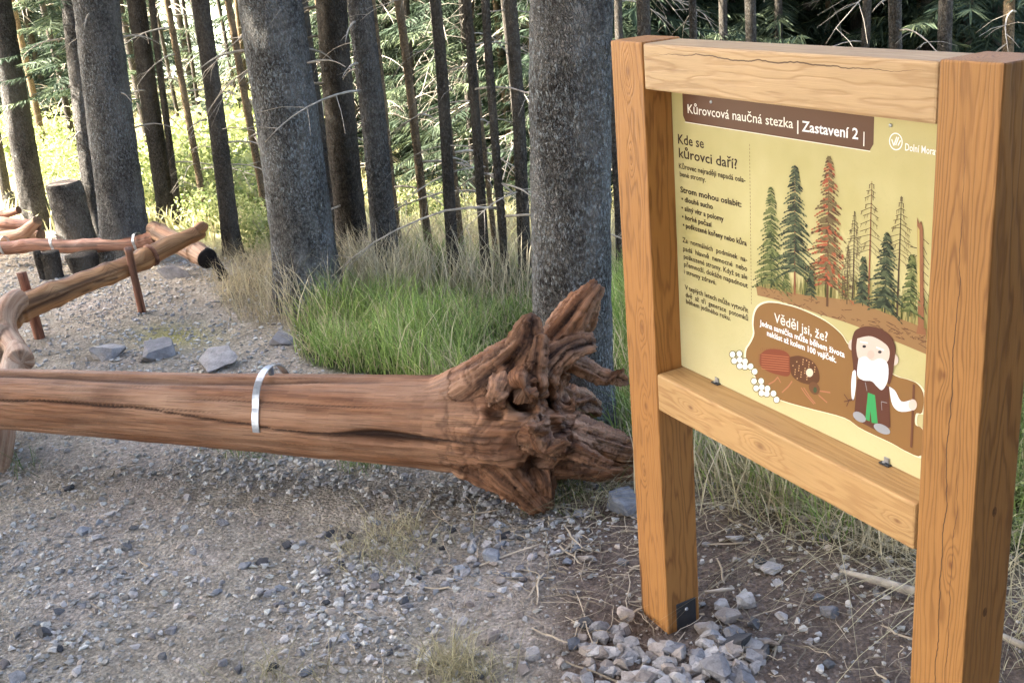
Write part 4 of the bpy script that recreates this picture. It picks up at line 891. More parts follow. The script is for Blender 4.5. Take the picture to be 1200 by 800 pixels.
# name, base px, base py, width px (just above the flare), x of the axis at the top edge (y=0), bark, flare, stubs, branches, crown, label
TREES = [
 (45, 268, 29, -8, BARK_MID, .35, 3, 0, 'tall grey spruce trunk at the left, beside the pile of logs'),
 (11, 246, 11, -30, BARK_DRK, .3, 0, 0, 'slim dark spruce trunk at the very left edge behind the piled logs'),
 (117, 272, 27, 79, BARK_MID, .3, 5, 1, 'grey spruce trunk close behind the left side of the big speckled spruce'),
 (150, 303, 52, 115, BARK_BIG, .28, 6, 0, 'thick speckled spruce trunk at the end of the strapped red log'),
 (198, 262, 21, 161, BARK_DRK, .35, 3, 5, 'dark spruce trunk between the big speckled spruce and the thin tan one'),
 (211, 262, 8, 176, BARK_DRK, .2, 0, 5, 'very thin dark trunk touching the right side of a dark spruce'),
 (243, 261, 8, 195, BARK_TAN, .2, 1, 7, 'thin tan trunk rising behind the raised end of the golden rail'),
 (274, 297, 20, 231, BARK_DRK, .3, 4, 9, 'dark spruce trunk right of the burnt log end'),
 (317, 278, 9, 271, BARK_TAN, .2, 1, 3, 'thin tan trunk just left of the broad spruce at the path bend'),
 (364, 357, 72, 319, BARK_BIG, .30, 4, 0, 'broad speckled spruce trunk at the bend of the path, behind the log strap'),
 (396, 303, 15, 357, BARK_DRK, .2, 2, 5, 'narrow dark trunk directly right of the broad speckled spruce'),
 (418, 325, 35, 385, BARK_DRK, .28, 6, 6, 'dark grey spruce trunk, left of the two behind the tall dry grass'),
 (457, 338, 29, 418, BARK_MID, .3, 5, 4, 'grey spruce trunk, right of the two behind the tall dry grass'),
 (470, 302, 6, 435, BARK_TAN, .2, 0, 4, 'very thin tan trunk beside the grey spruce at the dry grass'),
 (504, 312, 10, 468, BARK_TAN, .3, 1, 7, 'slim golden brown trunk standing at the sunlit patch'),
 (534, 333, 14, 501, BARK_DRK, .25, 2, 3, 'straight dark trunk right of the slim golden brown one'),
 (543, 310, 7, 513, BARK_TAN, .25, 0, 11, 'pale thin trunk partly hidden by the straight dark trunk'),
 (571, 333, 11, 546, BARK_DRK, .25, 1, 9, 'slender brown trunk, leftmost of three in front of the bare twigs'),
 (594, 335, 10, 569, BARK_DRK, .25, 1, 10, 'slender brown trunk, middle one of three in front of the bare twigs'),
 (617, 333, 15, 595, BARK_DRK, .25, 2, 6, 'dark trunk half hidden behind the left side of the massive spruce'),
 (672, 510, 90, 661, BARK_BIG, .16, 3, 0, 'massive rough barked spruce trunk directly behind the root plate'),
 (582, 312, 6, 556, BARK_TAN, .2, 0, 14, 'thin pole of a trunk among the bare twigs left of the massive spruce'),
 (726, 318, 8, 721, BARK_DRK, .2, 0, 4, 'thin dark trunk between the massive spruce and the left post'),
 (760, 330, 16, 753, BARK_DRK, .2, 2, 3, 'dark trunk rising behind the left corner of the board'),
 (820, 322, 9, 815, BARK_DRK, .2, 0, 4, 'slim trunk seen above the top beam, second from its left end'),
 (882, 330, 13, 880, BARK_DRK, .2, 1, 3, 'dark trunk seen above the middle of the top beam'),
 (1046, 320, 15, 1052, BARK_DRK, .2, 1, 3, 'dark trunk above the right half of the top beam'),
 (1100, 330, 16, 1108, BARK_DRK, .2, 1, 3, 'dark trunk rising behind the right post'),
]
def set_tree(bx, by, w, tx, bark, flare, stubs, brs, lab, seed):
    base = gpt(bx, by); hd_ = np.array([base[0], base[1], 0]); hn = nz(hd_)
    top = onplane(tx, 0, base, hn); lean = (top - base)[:2] / max(.3, top[2] - base[2])
    dep = -((base - CAM) @ ROT)[2]; r0 = w / 2 * dep / F
    H = 15 if r0 > .05 else 9
    tr = thing('spruce_tree', lab, 'spruce tree', base, 0, 'spruce trunks of the forest edge')
    res = (72, 130) if w > 45 else ((36, 70) if w > 18 else (14, 30))
    link('trunk', trunk_mesh(r0, H, lean, seed, *res, flare=flare), bark, tr)
    rn = random.Random(seed + 99)
    for i in range(stubs):
        z_ = rn.uniform(.5, 1.9); a = rn.uniform(0, 6.28); link('branch_stub', STB[i % 4], None, tr, (lean[0] * z_ + math.cos(a) * r0 * .8, lean[1] * z_ + math.sin(a) * r0 * .8, z_), (0, 0, a))
    for i in range(brs):
        z_ = rn.uniform(.35, 2.6); a = rn.uniform(0, 6.28); s = rn.uniform(.5, 1.25); link('branch', BRM[rn.randrange(8)], None, tr, (lean[0] * z_ + math.cos(a) * r0 * .7, lean[1] * z_ + math.sin(a) * r0 * .7, z_), (rn.uniform(-.4, .4), 0, a), (s, s, s))
    if r0 > .105 or lab.startswith('tall grey'):
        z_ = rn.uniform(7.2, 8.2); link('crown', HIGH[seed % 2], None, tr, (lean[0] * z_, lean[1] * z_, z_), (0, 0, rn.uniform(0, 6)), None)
    if bx == 117: link('crown', YOUNG[2], None, tr, (lean[0] - .25, lean[1] + .5, 1.02), (0, 0, 1), (.8, .8, .5))
    return base, r0
for i, t in enumerate(TREES): set_tree(*t, seed=i + 1)

# unseen spruces around the camera, added so their crowns shade the foreground and block skylight
def shade_tree(x, y, r0, lab, seed, zc=4.5, s=1.0, tree='spruce_tree'):
    b = np.array([x, y, G(x, y)]); tr = thing(tree, lab, 'spruce tree', b, 0, 'unseen spruces placed around the path for shade')
    link('trunk', trunk_mesh(r0, 14, (0, 0), seed, 16, 20), BARK_MID, tr); link('crown', HIGH[seed % 2], None, tr, (0, 0, zc), (0, 0, seed), (s, s, 1))
for i, (x, y, zc, s) in enumerate([(-4.6, 3.2, 4.2, 1.0), (-5.8, 1.2, 4.2, 1.1), (-6.6, 4.4, 4.0, 1.1), (-4.2, -.6, 4.2, 1.0), (-8.2, 2.8, 3.6, 1.2), (-5.6, 6.2, 4.4, .9), (-8.2, 5.8, 4.0, 1.1), (-7.6, -.8, 3.6, 1.2), (1.6, -2.6, 1.6, 1.2), (3.2, -1.2, 1.2, 1.2), (2.9, .5, 2.4, 1.0), (.2, -1.4, 3.0, 1.0), (-3.6, 1.4, 4.6, .9), (-4.9, 2.1, 4.4, .9), (-7.3, 7.1, 4.8, .5), (-6.9, 2.2, 4.0, 1.0), (-9.6, .8, 3.4, 1.2), (-9.8, 4.2, 3.6, 1.2), (-6.2, -2.6, 3.4, 1.2), (5.6, -2.6, 1.0, 1.4), (-.6, -4.4, 1.4, 1.3), (3.0, -4.6, 1.0, 1.4)]):
    shade_tree(x, y, .14, 'unseen grey spruce left of the view, placed to shade the foreground' if x < 0 else 'unseen grey spruce right of the view, added to block skylight', 200 + i, zc, s)

for i, (x, y, v, s) in enumerate([(.4, -2.2, 0, 1.5), (1.9, -1.7, 1, 1.4), (3.0, -.9, 3, 1.1), (-1.2, -3.4, 1, 1.4), (1.4, -3.6, 3, 1.3), (3.6, -2.6, 3, 1.3), (4.0, .6, 0, 1.4), (4.6, -.8, 1, 1.5)]):  # unseen young spruces added to keep skylight off the near side
    t = thing('young_spruce', 'unseen dense young spruce on the near side of the path, added to block skylight', 'spruce tree', (x, y, G(x, y)), i * 1.7, 'unseen young spruces added on the near side of the path')
    link('trunk', mesh_np('trunk', *tube([(0, 0, -.1), (0, 0, 2), (0, 0, 4.0)], [.06, .05, .02], 7), smooth=True), BARK_DRK, t); link('crown', YOUNG[v], None, t, None, None, (s, s, s))
# the closed row of young spruces behind the clearing
rn = random.Random(3)
def young(px, Y, var, sc_, lab, dead=0):
    r_ = ray(px, 200); x = CAM[0] + r_[0] / r_[1] * Y; b = (x, Y, G(x, Y) - .03)
    t = thing('young_spruce', lab, 'spruce tree', b, 0, 'young spruces closing the back of the clearing')
    link('trunk', mesh_np('trunk', *tube([(0, 0, -.1), (0, 0, 2), (0, 0, 4.0)], [.05, .04, .02], 7), smooth=True), BARK_DRK, t)
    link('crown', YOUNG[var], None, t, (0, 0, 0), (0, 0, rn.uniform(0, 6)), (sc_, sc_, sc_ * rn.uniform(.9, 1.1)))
    for i in range(dead):
        a = rn.uniform(0, 6.28); s = rn.uniform(1.0, 1.9); z_ = rn.uniform(.2, 2.8); link('dead_branch', BRM[rn.randrange(8)], None, t, (0, 0, z_), (rn.uniform(-.5, .5), rn.uniform(-.2, .3), a), (s, s, s))
YL = ['dense green young spruce with low branches in the row behind the clearing', 'lighter green young spruce in the row behind the clearing', 'tall dark young spruce in the back row of the forest']
def gapscale(px): return min(1.0, 0.24 + max(0, abs(px - 276) - 26) / 120.0)
def nearth(px): return 'left of the sawn stump' if px < 60 else ''
SPOT = [(-1e9, 'at the left edge of the photo'), (20, 'behind the leftmost grey trunk'), (75, 'behind the sawn stump'), (140, 'behind the big speckled spruce'), (200, 'behind the thin tan trunk'), (250, 'below the white gap of sky'), (305, 'left of the broad spruce'), (350, 'behind the broad spruce at the bend'), (400, 'behind the twin grey trunks'), (455, 'left of the slim golden trunk'), (505, 'right of the slim golden trunk'), (550, 'behind the three slender brown trunks'), (600, 'left of the massive spruce'), (650, 'behind the massive spruce'), (715, 'behind the left post'), (780, 'over the left end of the top beam'), (860, 'over the middle of the top beam'), (960, 'over the right half of the top beam'), (1080, 'over the right post'), (1170, 'at the right edge of the photo')]
def spot(px): return [t for a_, t in SPOT if px >= a_][-1]
for px in range(-60, 1290, 42):                       # front row
    Y = float(np.interp(px, [-60, 200, 330, 480, 560, 640, 1300], [17, 15.5, 13, 10.6, 9.4, 9.0, 8.4])) + rn.uniform(-.6, .8)
    p_ = px + rn.uniform(-14, 14); young(p_, Y, rn.randrange(4), rn.uniform(.8, 1.1) * gapscale(p_), 'young spruce with low green boughs, front row, ' + spot(p_), 9 if 440 < px < 760 else 3)
for px in range(-80, 1320, 38):                       # second row
    Y = float(np.interp(px, [-60, 200, 330, 480, 560, 640, 1300], [22, 20, 17, 13.6, 12, 11.4, 11])) + rn.uniform(-.9, .9)
    if 215 < px < 335: continue
    p_ = px + rn.uniform(-15, 15); young(p_, Y, rn.randrange(4), rn.uniform(1.0, 1.3) * gapscale(p_), 'mid green young spruce, second row, ' + spot(p_), 4 if 440 < px < 760 else 1)
for px in range(-100, 1340, 50):
    Y = float(np.interp(px, [-60, 200, 330, 480, 560, 640, 1300], [29, 27, 24, 18, 16, 15, 14])) + rn.uniform(-1.2, 1.2)
    if 205 < px < 350: continue
    p_ = px + rn.uniform(-15, 15); young(p_, Y, 3, rn.uniform(1.3, 1.6), 'tall dark spruce, back row, ' + spot(p_))

# thin bare trunks standing between the clearing and the young spruces
for i in range(30):
    px = [30, 60, 92, 140, 178, 222, 250, 292, 305, 378, 402, 442, 452, 486, 522, 530, 556, 563, 604, 610, 640, 700, 733, 790, 850, 915, 960, 1005, 1075, 1180][i] + rn.uniform(-5, 5)
    Y = float(np.interp(px, [0, 200, 330, 480, 640, 1300], [12.5, 12, 10.5, 8.6, 8.0, 7.6])) + rn.uniform(-.6, 1.0); r_ = ray(px, 200); x = CAM[0] + r_[0] / r_[1] * Y; b = np.array([x, Y, G(x, Y)])
    t = thing('thin_spruce', 'thin bare far trunk with dead twigs, ' + spot(px), 'spruce tree', b, 0, 'thin bare trunks at the back'); r0 = rn.uniform(.018, .042)
    link('trunk', trunk_mesh(r0, 8, (rn.uniform(-.02, .02), rn.uniform(-.02, .02)), 400 + i, 10, 24, flare=.2), rn.choice((BARK_DRK, BARK_DRK, BARK_TAN)), t)
    for j in range(6):
        a = rn.uniform(0, 6.28); s = rn.uniform(.5, 1.3); link('branch', BRM[rn.randrange(8)], None, t, (0, 0, rn.uniform(.3, 2.4)), (rn.uniform(-.4, .4), 0, a), (s, s, s))
# ------------------------------------------------------------------ grass, straw, leaves
def blades(name, X, Y, Hh, Wd, colA, colB, lab, lean=.5, mat=GRASS, droop=.35, seed=1):
    n = len(X); rg = np.random.default_rng(seed); Z = ground_h(X, Y) - .01
    a = rg.uniform(0, 6.283, n); ln = rg.uniform(.1, 1, n) * lean; fa = rg.uniform(0, 6.283, n)
    d_ = np.stack([np.cos(a) * ln, np.sin(a) * ln, np.ones(n)], -1); w = np.stack([np.cos(fa), np.sin(fa), np.zeros(n)], -1) * Wd[:, None] / 2
    b = np.stack([X, Y, Z], -1); m1 = b + d_ * (Hh * .45)[:, None]; dz = np.stack([np.cos(a) * ln * 2.0, np.sin(a) * ln * 2.0, -droop * ln * 2], -1)
    m2 = m1 + (d_ + dz * .35) * (Hh * .33)[:, None]; tip = m2 + (d_ + dz) * (Hh * .28)[:, None]
    V = np.stack([b - w, b + w, m1 + w * .85, m1 - w * .85, m2 + w * .55, m2 - w * .55, tip], 1).reshape(-1, 3); o = np.arange(n)[:, None] * 7
    Q = np.concatenate([o + [0, 1, 2, 3], o + [3, 2, 4, 5]]); T = o + [5, 4, 6]
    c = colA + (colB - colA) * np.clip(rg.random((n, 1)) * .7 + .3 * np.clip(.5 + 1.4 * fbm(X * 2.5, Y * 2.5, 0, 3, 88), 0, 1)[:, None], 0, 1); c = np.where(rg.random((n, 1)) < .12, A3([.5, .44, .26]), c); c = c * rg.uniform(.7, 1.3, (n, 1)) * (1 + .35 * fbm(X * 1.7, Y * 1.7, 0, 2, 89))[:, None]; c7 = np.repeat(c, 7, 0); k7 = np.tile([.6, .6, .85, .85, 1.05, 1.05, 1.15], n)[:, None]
    me = mesh_np(name, V, Q, T); attr(me, 'tint', np.clip(c7 * (.6 + .4 * k7), 0, 1)); o_ = link(name, me, mat); return tag(o_, lab, 'grass', kind='stuff')
def scatter(n, x0, x1, y0, y1, w, seed):
    rg = np.random.default_rng(seed); X = rg.uniform(x0, x1, n); Y = rg.uniform(y0, y1, n); z_, px, py = zones(X, Y); p_ = w(z_, px, py, X, Y); k_ = rg.random(n) < p_; return X[k_], Y[k_], px[k_], py[k_]
A3 = np.array
def clumpy(X, Y, s, sd): return np.clip(.5 + 1.1 * fbm(X * s, Y * s, 0, 3, sd), 0, 1)
X, Y, px, py = scatter(120000, -1.6, 3.6, 2.6, 6.2, lambda z, a, b, X, Y: z['green'] * np.clip(.3 + .7 * clumpy(X, Y, 3, 61) + .3 * (a > 720), 0, 1), 5)
rg = np.random.default_rng(1); hh = rg.uniform(.05, .27, len(X)) * (.35 + .95 * clumpy(X, Y, 2.8, 62))
hh = np.where((px > 720), np.maximum(hh, rg.uniform(.08, .24, len(X))) * np.where(py > 560, .7, 1), hh)
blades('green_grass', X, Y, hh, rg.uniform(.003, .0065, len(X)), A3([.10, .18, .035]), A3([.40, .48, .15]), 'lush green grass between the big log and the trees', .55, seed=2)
X, Y, px, py = scatter(60000, -2.2, 3.6, 2.7, 6.6, lambda z, a, b, X, Y: np.maximum(z['dry'] * .8, z['green'] * .6) * (.25 + .75 * clumpy(X, Y, 2.6, 63)), 6)
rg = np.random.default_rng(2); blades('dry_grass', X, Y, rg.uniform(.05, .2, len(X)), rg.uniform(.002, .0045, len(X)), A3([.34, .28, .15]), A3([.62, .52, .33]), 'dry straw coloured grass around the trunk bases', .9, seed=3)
# tall dry stems in front of the twin trunks
tx = []; ty = []
for (cx_, cy_, sp, n_) in ((425, 338, 26, 520), (455, 345, 24, 520), (380, 352, 26, 160), (500, 345, 40, 180), (560, 345, 40, 160), (350, 372, 34, 120), (610, 352, 24, 90), (760, 470, 30, 60), (840, 560, 50, 160), (930, 590, 60, 160), (1040, 640, 40, 60)):
    for _ in range(n_):
        q = onz(random.gauss(cx_, sp), min(random.gauss(cy_, 9), 700)); tx.append(q[0]); ty.append(q[1])
tx, ty = A3(tx), A3(ty); blades('dry_stems', tx, ty, rg.uniform(.18, .40, len(tx)), rg.uniform(.003, .006, len(tx)), A3([.40, .35, .22]), A3([.75, .66, .46]), 'tall dry grass stems in front of the trunks', .45, seed=4)
# flattened straw behind and under the board
X, Y, px, py = scatter(60000, .2, 3.2, 2.2, 4.0, lambda z, a, b, X, Y: np.clip(np.exp(-((b - (545 + (a - 815) * .42)) / 34) ** 2), 0, 1) * (a > 760) * .28, 8)
blades('matted_straw', X, Y, rg.uniform(.06, .22, len(X)), rg.uniform(.002, .0042, len(X)), A3([.26, .21, .12]), A3([.50, .44, .28]), 'matted straw at the edge of the grass behind the board', 2.6, droop=.5, seed=6)
# small tufts on the gravel
tx = []; ty = []; tc = []
for (cx_, cy_, sx, sy, n_, g_) in ((300, 527, 26, 7, 240, 1), (430, 548, 16, 4, 120, 1), (545, 785, 26, 12, 260, 0), (520, 772, 18, 12, 120, 0), (445, 645, 34, 16, 260, 0), (470, 625, 20, 10, 90, 0), (665, 570, 30, 14, 200, 1), (690, 590, 30, 12, 120, 0), (740, 520, 14, 14, 80, 1), (30, 545, 20, 8, 40, 1), (1190, 760, 20, 30, 60, 0), (330, 795, 40, 8, 90, 0)):
    for _ in range(n_):
        q = onz(random.gauss(cx_, sx), random.gauss(cy_, sy)); tx.append(q[0]); ty.append(q[1]); tc.append(g_)
tx, ty, tc = A3(tx), A3(ty), A3(tc)
for g_, nm, ca, cb, lb_ in ((1, 'grass_tufts', A3([.07, .12, .03]), A3([.2, .26, .09]), 'small green tufts under and beside the big log'), (0, 'straw_tufts', A3([.30, .26, .14]), A3([.52, .47, .30]), 'small dry tufts growing in the gravel')):
    s_ = tc == g_; blades(nm, tx[s_], ty[s_], rg.uniform(.03, .12, s_.sum()), rg.uniform(.0018, .0034, s_.sum()), ca, cb, lb_, 1.0, seed=7 + g_)
# sunlit meadow
X, Y, px, py = scatter(150000, -9, 9, 5.6, 20, lambda z, a, b, X, Y: z['meadow'] * (.35 + .65 * clumpy(X, Y, 1.2, 64)), 9)
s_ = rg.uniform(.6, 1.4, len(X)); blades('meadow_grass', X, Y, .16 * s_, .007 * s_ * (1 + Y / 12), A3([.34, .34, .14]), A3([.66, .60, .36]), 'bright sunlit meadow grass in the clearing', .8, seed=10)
# leafy shrubs in the clearing and at the right edge
def shrub_mesh(seed, n=900, c1=(.11, .16, .045), c2=(.42, .44, .18)):
    rg_ = np.random.default_rng(seed); d_ = rg_.normal(size=(n, 3)); d_ /= np.linalg.norm(d_, axis=1)[:, None]; r_ = rg_.random(n) ** .5
    lump = 1 + .35 * fbm(d_[:, 0] * 2 + seed, d_[:, 1] * 2, d_[:, 2] * 2, 2, seed)
    P = d_ * (r_ * lump)[:, None] * A3([.45, .45, .34]) + A3([0, 0, .30]); P[:, 2] = np.abs(P[:, 2])
    u = rg_.normal(size=(n, 3)); u /= np.linalg.norm(u, axis=1)[:, None]; v = np.cross(u, rg_.normal(size=(n, 3))); v /= np.linalg.norm(v, axis=1)[:, None]; s = rg_.uniform(.018, .036, n)[:, None]
    V = np.stack([P - u * s, P + v * s * .55, P + u * s, P - v * s * .55], 1).reshape(-1, 3); me = mesh_np('foliage', V, np.arange(n * 4).reshape(-1, 4))
    c = A3(c1) + (A3(c2) - A3(c1)) * rg_.random((n, 1)); attr(me, 'tint', np.repeat(c, 4, 0)); me.materials.append(LEAF); return me
SHR = [shrub_mesh(i) for i in range(4)]
stm = MB()
for i in range(9):
    a = random.uniform(0, 6.28); stm.add(*tube([(0, 0, -.03), (math.cos(a) * .12, math.sin(a) * .12, .2), (math.cos(a) * .25, math.sin(a) * .25, .42)], [.006, .005, .003], 4, False))
STM = stm.mesh('stems'); STM.materials.append(TWIG)
def shrub(x, y, s, lab, seed, grp='leafy shrubs in the clearing'):
    lab = lab.replace('PLACE', spot(float(proj([x, y, G(x, y)])[0])))
    t = thing('shrub', lab, 'shrub', (x, y, G(x, y) - .02), seed * 1.3, grp); link('foliage', SHR[seed % 4], None, t, None, None, (s, s, s)); link('stems', STM, None, t, None, None, (s, s, s))
rn = random.Random(12); k_ = 0
for (a, b, s) in ((62, 200, .9), (85, 212, .9), (60, 225, .8), (75, 188, 1.1), (30, 190, 1.2), (8, 200, 1.2), (222, 225, 1.1), (240, 235, 1.0), (212, 250, .8), (290, 225, 1.2), (295, 245, 1.0), (300, 262, .8), (238, 212, 1.2), (182, 232, 1.0), (188, 250, .7), (330, 232, 1.0), (300, 285, .6), (325, 290, .6), (250, 268, .6), (205, 240, .9), (90, 240, .6), (62, 262, .5), (485, 268, .7), (520, 268, .6), (110, 250, .6), (275, 205, 1.4), (260, 250, .8)):
    q = gpt(a, b); shrub(q[0], q[1], s * .9, ('large' if s > 1.05 else 'mid sized' if s > .75 else 'low') + ' yellow green leafy shrub in the clearing, PLACE', k_); k_ += 1
for (a, b, s) in ((1185, 470, .8), (1200, 440, .9), (1190, 520, .7), (1215, 560, .7), (1192, 590, .6), (1205, 640, .5), (1180, 420, .9), (1225, 500, 1.0), (1230, 420, 1.0), (1192, 380, .9)):
    q = onz(a, b); shrub(q[0], q[1], s * .42, 'low leafy shrub beyond the right post at the right edge', k_, 'low shrubs right of the board'); k_ += 1

# ------------------------------------------------------------------ gravel and stones
SV = []
for i in range(14):
    rg_ = np.random.default_rng(300 + i); p_ = rg_.normal(size=(11, 3)); p_ /= np.linalg.norm(p_, axis=1)[:, None]; p_ *= A3([1.0, rg_.uniform(.6, .9), rg_.uniform(.35, .65)]) * rg_.uniform(.8, 1.0, (11, 1))
    me = hull_mesh([tuple(q) for q in p_]); SV.append(me)
SVd = []
for me in SV:
    co = np.zeros(len(me.vertices) * 3, np.float32); me.vertices.foreach_get('co', co); fs = np.zeros(len(me.polygons) * 3, np.int32); me.polygons.foreach_get('vertices', fs); SVd.append((co.reshape(-1, 3), fs.reshape(-1, 3)))
def gravel(name, X, Y, S, lab, seed, c1=(.28, .25, .21), c2=(.57, .52, .45)):
    rg_ = np.random.default_rng(seed); n = len(X); Z = ground_h(X, Y); var = rg_.integers(0, len(SVd), n); Vs = []; Ts = []; Cs = []; o = 0
    for v in range(len(SVd)):
        k_ = np.where(var == v)[0]; m = len(k_)
        if not m: continue
        co, fs = SVd[v]; a = rg_.uniform(0, 6.28, m); t = rg_.normal(0, .35, m); ca, sa, ct, s2 = np.cos(a), np.sin(a), np.cos(t), np.sin(t)
        R1 = np.zeros((m, 3, 3)); R1[:, 0, 0] = ca; R1[:, 0, 1] = -sa; R1[:, 1, 0] = sa; R1[:, 1, 1] = ca; R1[:, 2, 2] = 1
        R2 = np.zeros((m, 3, 3)); R2[:, 0, 0] = 1; R2[:, 1, 1] = ct; R2[:, 1, 2] = -s2; R2[:, 2, 1] = s2; R2[:, 2, 2] = ct
        W_ = np.einsum('mij,mjk,vk->mvi', R1, R2, co) * S[k_][:, None, None] + np.stack([X[k_], Y[k_], Z[k_] + S[k_] * .18], -1)[:, None, :]
        Vs.append(W_.reshape(-1, 3)); Ts.append((fs[None] + (np.arange(m) * len(co))[:, None, None] + o).reshape(-1, 3)); o += m * len(co)
        c = A3(c1) + (A3(c2) - A3(c1)) * rg_.random((m, 1)) ** 1.3; c = c * (1 + rg_.normal(0, .012, (m, 3))); c = np.where(rg_.random((m, 1)) < .10, c * A3([1.06, .95, .84]), c); Cs.append(np.repeat(c, len(co), 0))
    me = mesh_np(name, np.concatenate(Vs), None, np.concatenate(Ts)); attr(me, 'tint', np.clip(np.concatenate(Cs), .02, .9)); return tag(link(name, me, GRAV), lab, 'gravel', kind='stuff')
def gw(z, a, b, X, Y):
    w = z['gravel'] * (.35 + .65 * clumpy(X, Y, 1.8, 71)); w = w * (1 - .5 * np.exp(-(((a - 330) / 190) ** 2 + ((b - 640) / 50) ** 2)))
    return np.clip(w + z['dirt'] * .12, 0, 1)
X, Y, px, py = scatter(52000, -3.4, 2.2, 1.9, 4.6, gw, 11); rg = np.random.default_rng(4); S = .0032 + .0065 * rg.random(len(X)) ** 2.0
gravel('fine_gravel', X, Y, S, 'fine grey gravel of the path', 1)
def gw2(z, a, b, X, Y):
    w = z['gravel'] * clumpy(X, Y, 2.4, 72) ** 1.8 * .5
    for (cx_, cy_, sx, sy, k_) in ((430, 700, 110, 60, 1), (560, 590, 90, 34, 1), (370, 562, 120, 18, 1), (640, 620, 60, 26, .8), (140, 690, 90, 50, .3), (250, 550, 90, 20, .7), (80, 590, 120, 40, .25), (480, 770, 80, 30, .6)):
        w = np.maximum(w, k_ * np.exp(-(((a - cx_) / sx) ** 2 + ((b - cy_) / sy) ** 2)))
    return np.clip(w + z['dirt'] * .04, 0, 1)
X, Y, px, py = scatter(30000, -2.4, 1.6, 1.95, 4.0, gw2, 12); S = .007 + .013 * rg.random(len(X)) ** 1.8
gravel('coarse_gravel', X, Y, S, 'coarse crushed stone lying in patches on the path', 2, (.23, .22, .20), (.60, .57, .51))
X, Y, px, py = scatter(26000, -5.5, -.2, 4.0, 8.2, lambda z, a, b, X, Y: z['gravel'] * (.5 + .5 * clumpy(X, Y, 2, 73)), 13); S = .006 + .013 * rg.random(len(X)) ** 2
gravel('path_gravel', X, Y, S, 'grey gravel of the path beyond the big log', 3, (.27, .26, .24), (.62, .60, .55))

def rock_mesh(seed, sub=2, flat=.6, rough=.16):
    bm = bmesh.new(); rg_ = np.random.default_rng(seed); p_ = rg_.normal(size=(16, 3)); p_ /= np.linalg.norm(p_, axis=1)[:, None]; p_ *= A3([1, rg_.uniform(.65, .9), flat]) 
    for q in p_: bm.verts.new(q)
    r_ = bmesh.ops.convex_hull(bm, input=bm.verts); bmesh.ops.triangulate(bm, faces=bm.faces); bmesh.ops.subdivide_edges(bm, edges=list(bm.edges), cuts=sub, use_grid_fill=True); bmesh.ops.triangulate(bm, faces=bm.faces)
    co = A3([v.co[:] for v in bm.verts]); d_ = fbm(co[:, 0] * 2.2, co[:, 1] * 2.2, co[:, 2] * 3.5, 4, seed) * rough
    for v, k2 in zip(bm.verts, d_): v.co *= (1 + k2)
    me = bpy.data.meshes.new('stone'); bm.to_mesh(me); bm.free(); return me
RKS = {}
def rock(px, py, wpx, hpx, mat, lab, name='stone', group=None, flat=.6, rot=None, cat='stone'):
    g = onz(px, py + hpx * .3); g[2] = G(g[0], g[1]); dep = np.linalg.norm(g - CAM); s = wpx / 2 * dep / F; i = random.randrange(8)
    key = (i, mat.name, round(flat, 1))
    if key not in RKS: RKS[key] = rock_mesh(i + 500, 2, flat); RKS[key].materials.append(mat)
    o = link(name, RKS[key], None, None, (g[0], g[1], g[2] + s * .22), (random.uniform(-.25, .25), random.uniform(-.25, .25), rot if rot is not None else random.uniform(0, 6.28)), (s, s, s * min(1.3, max(.6, hpx / wpx * 1.3)))); return tag(o, lab, cat, group)
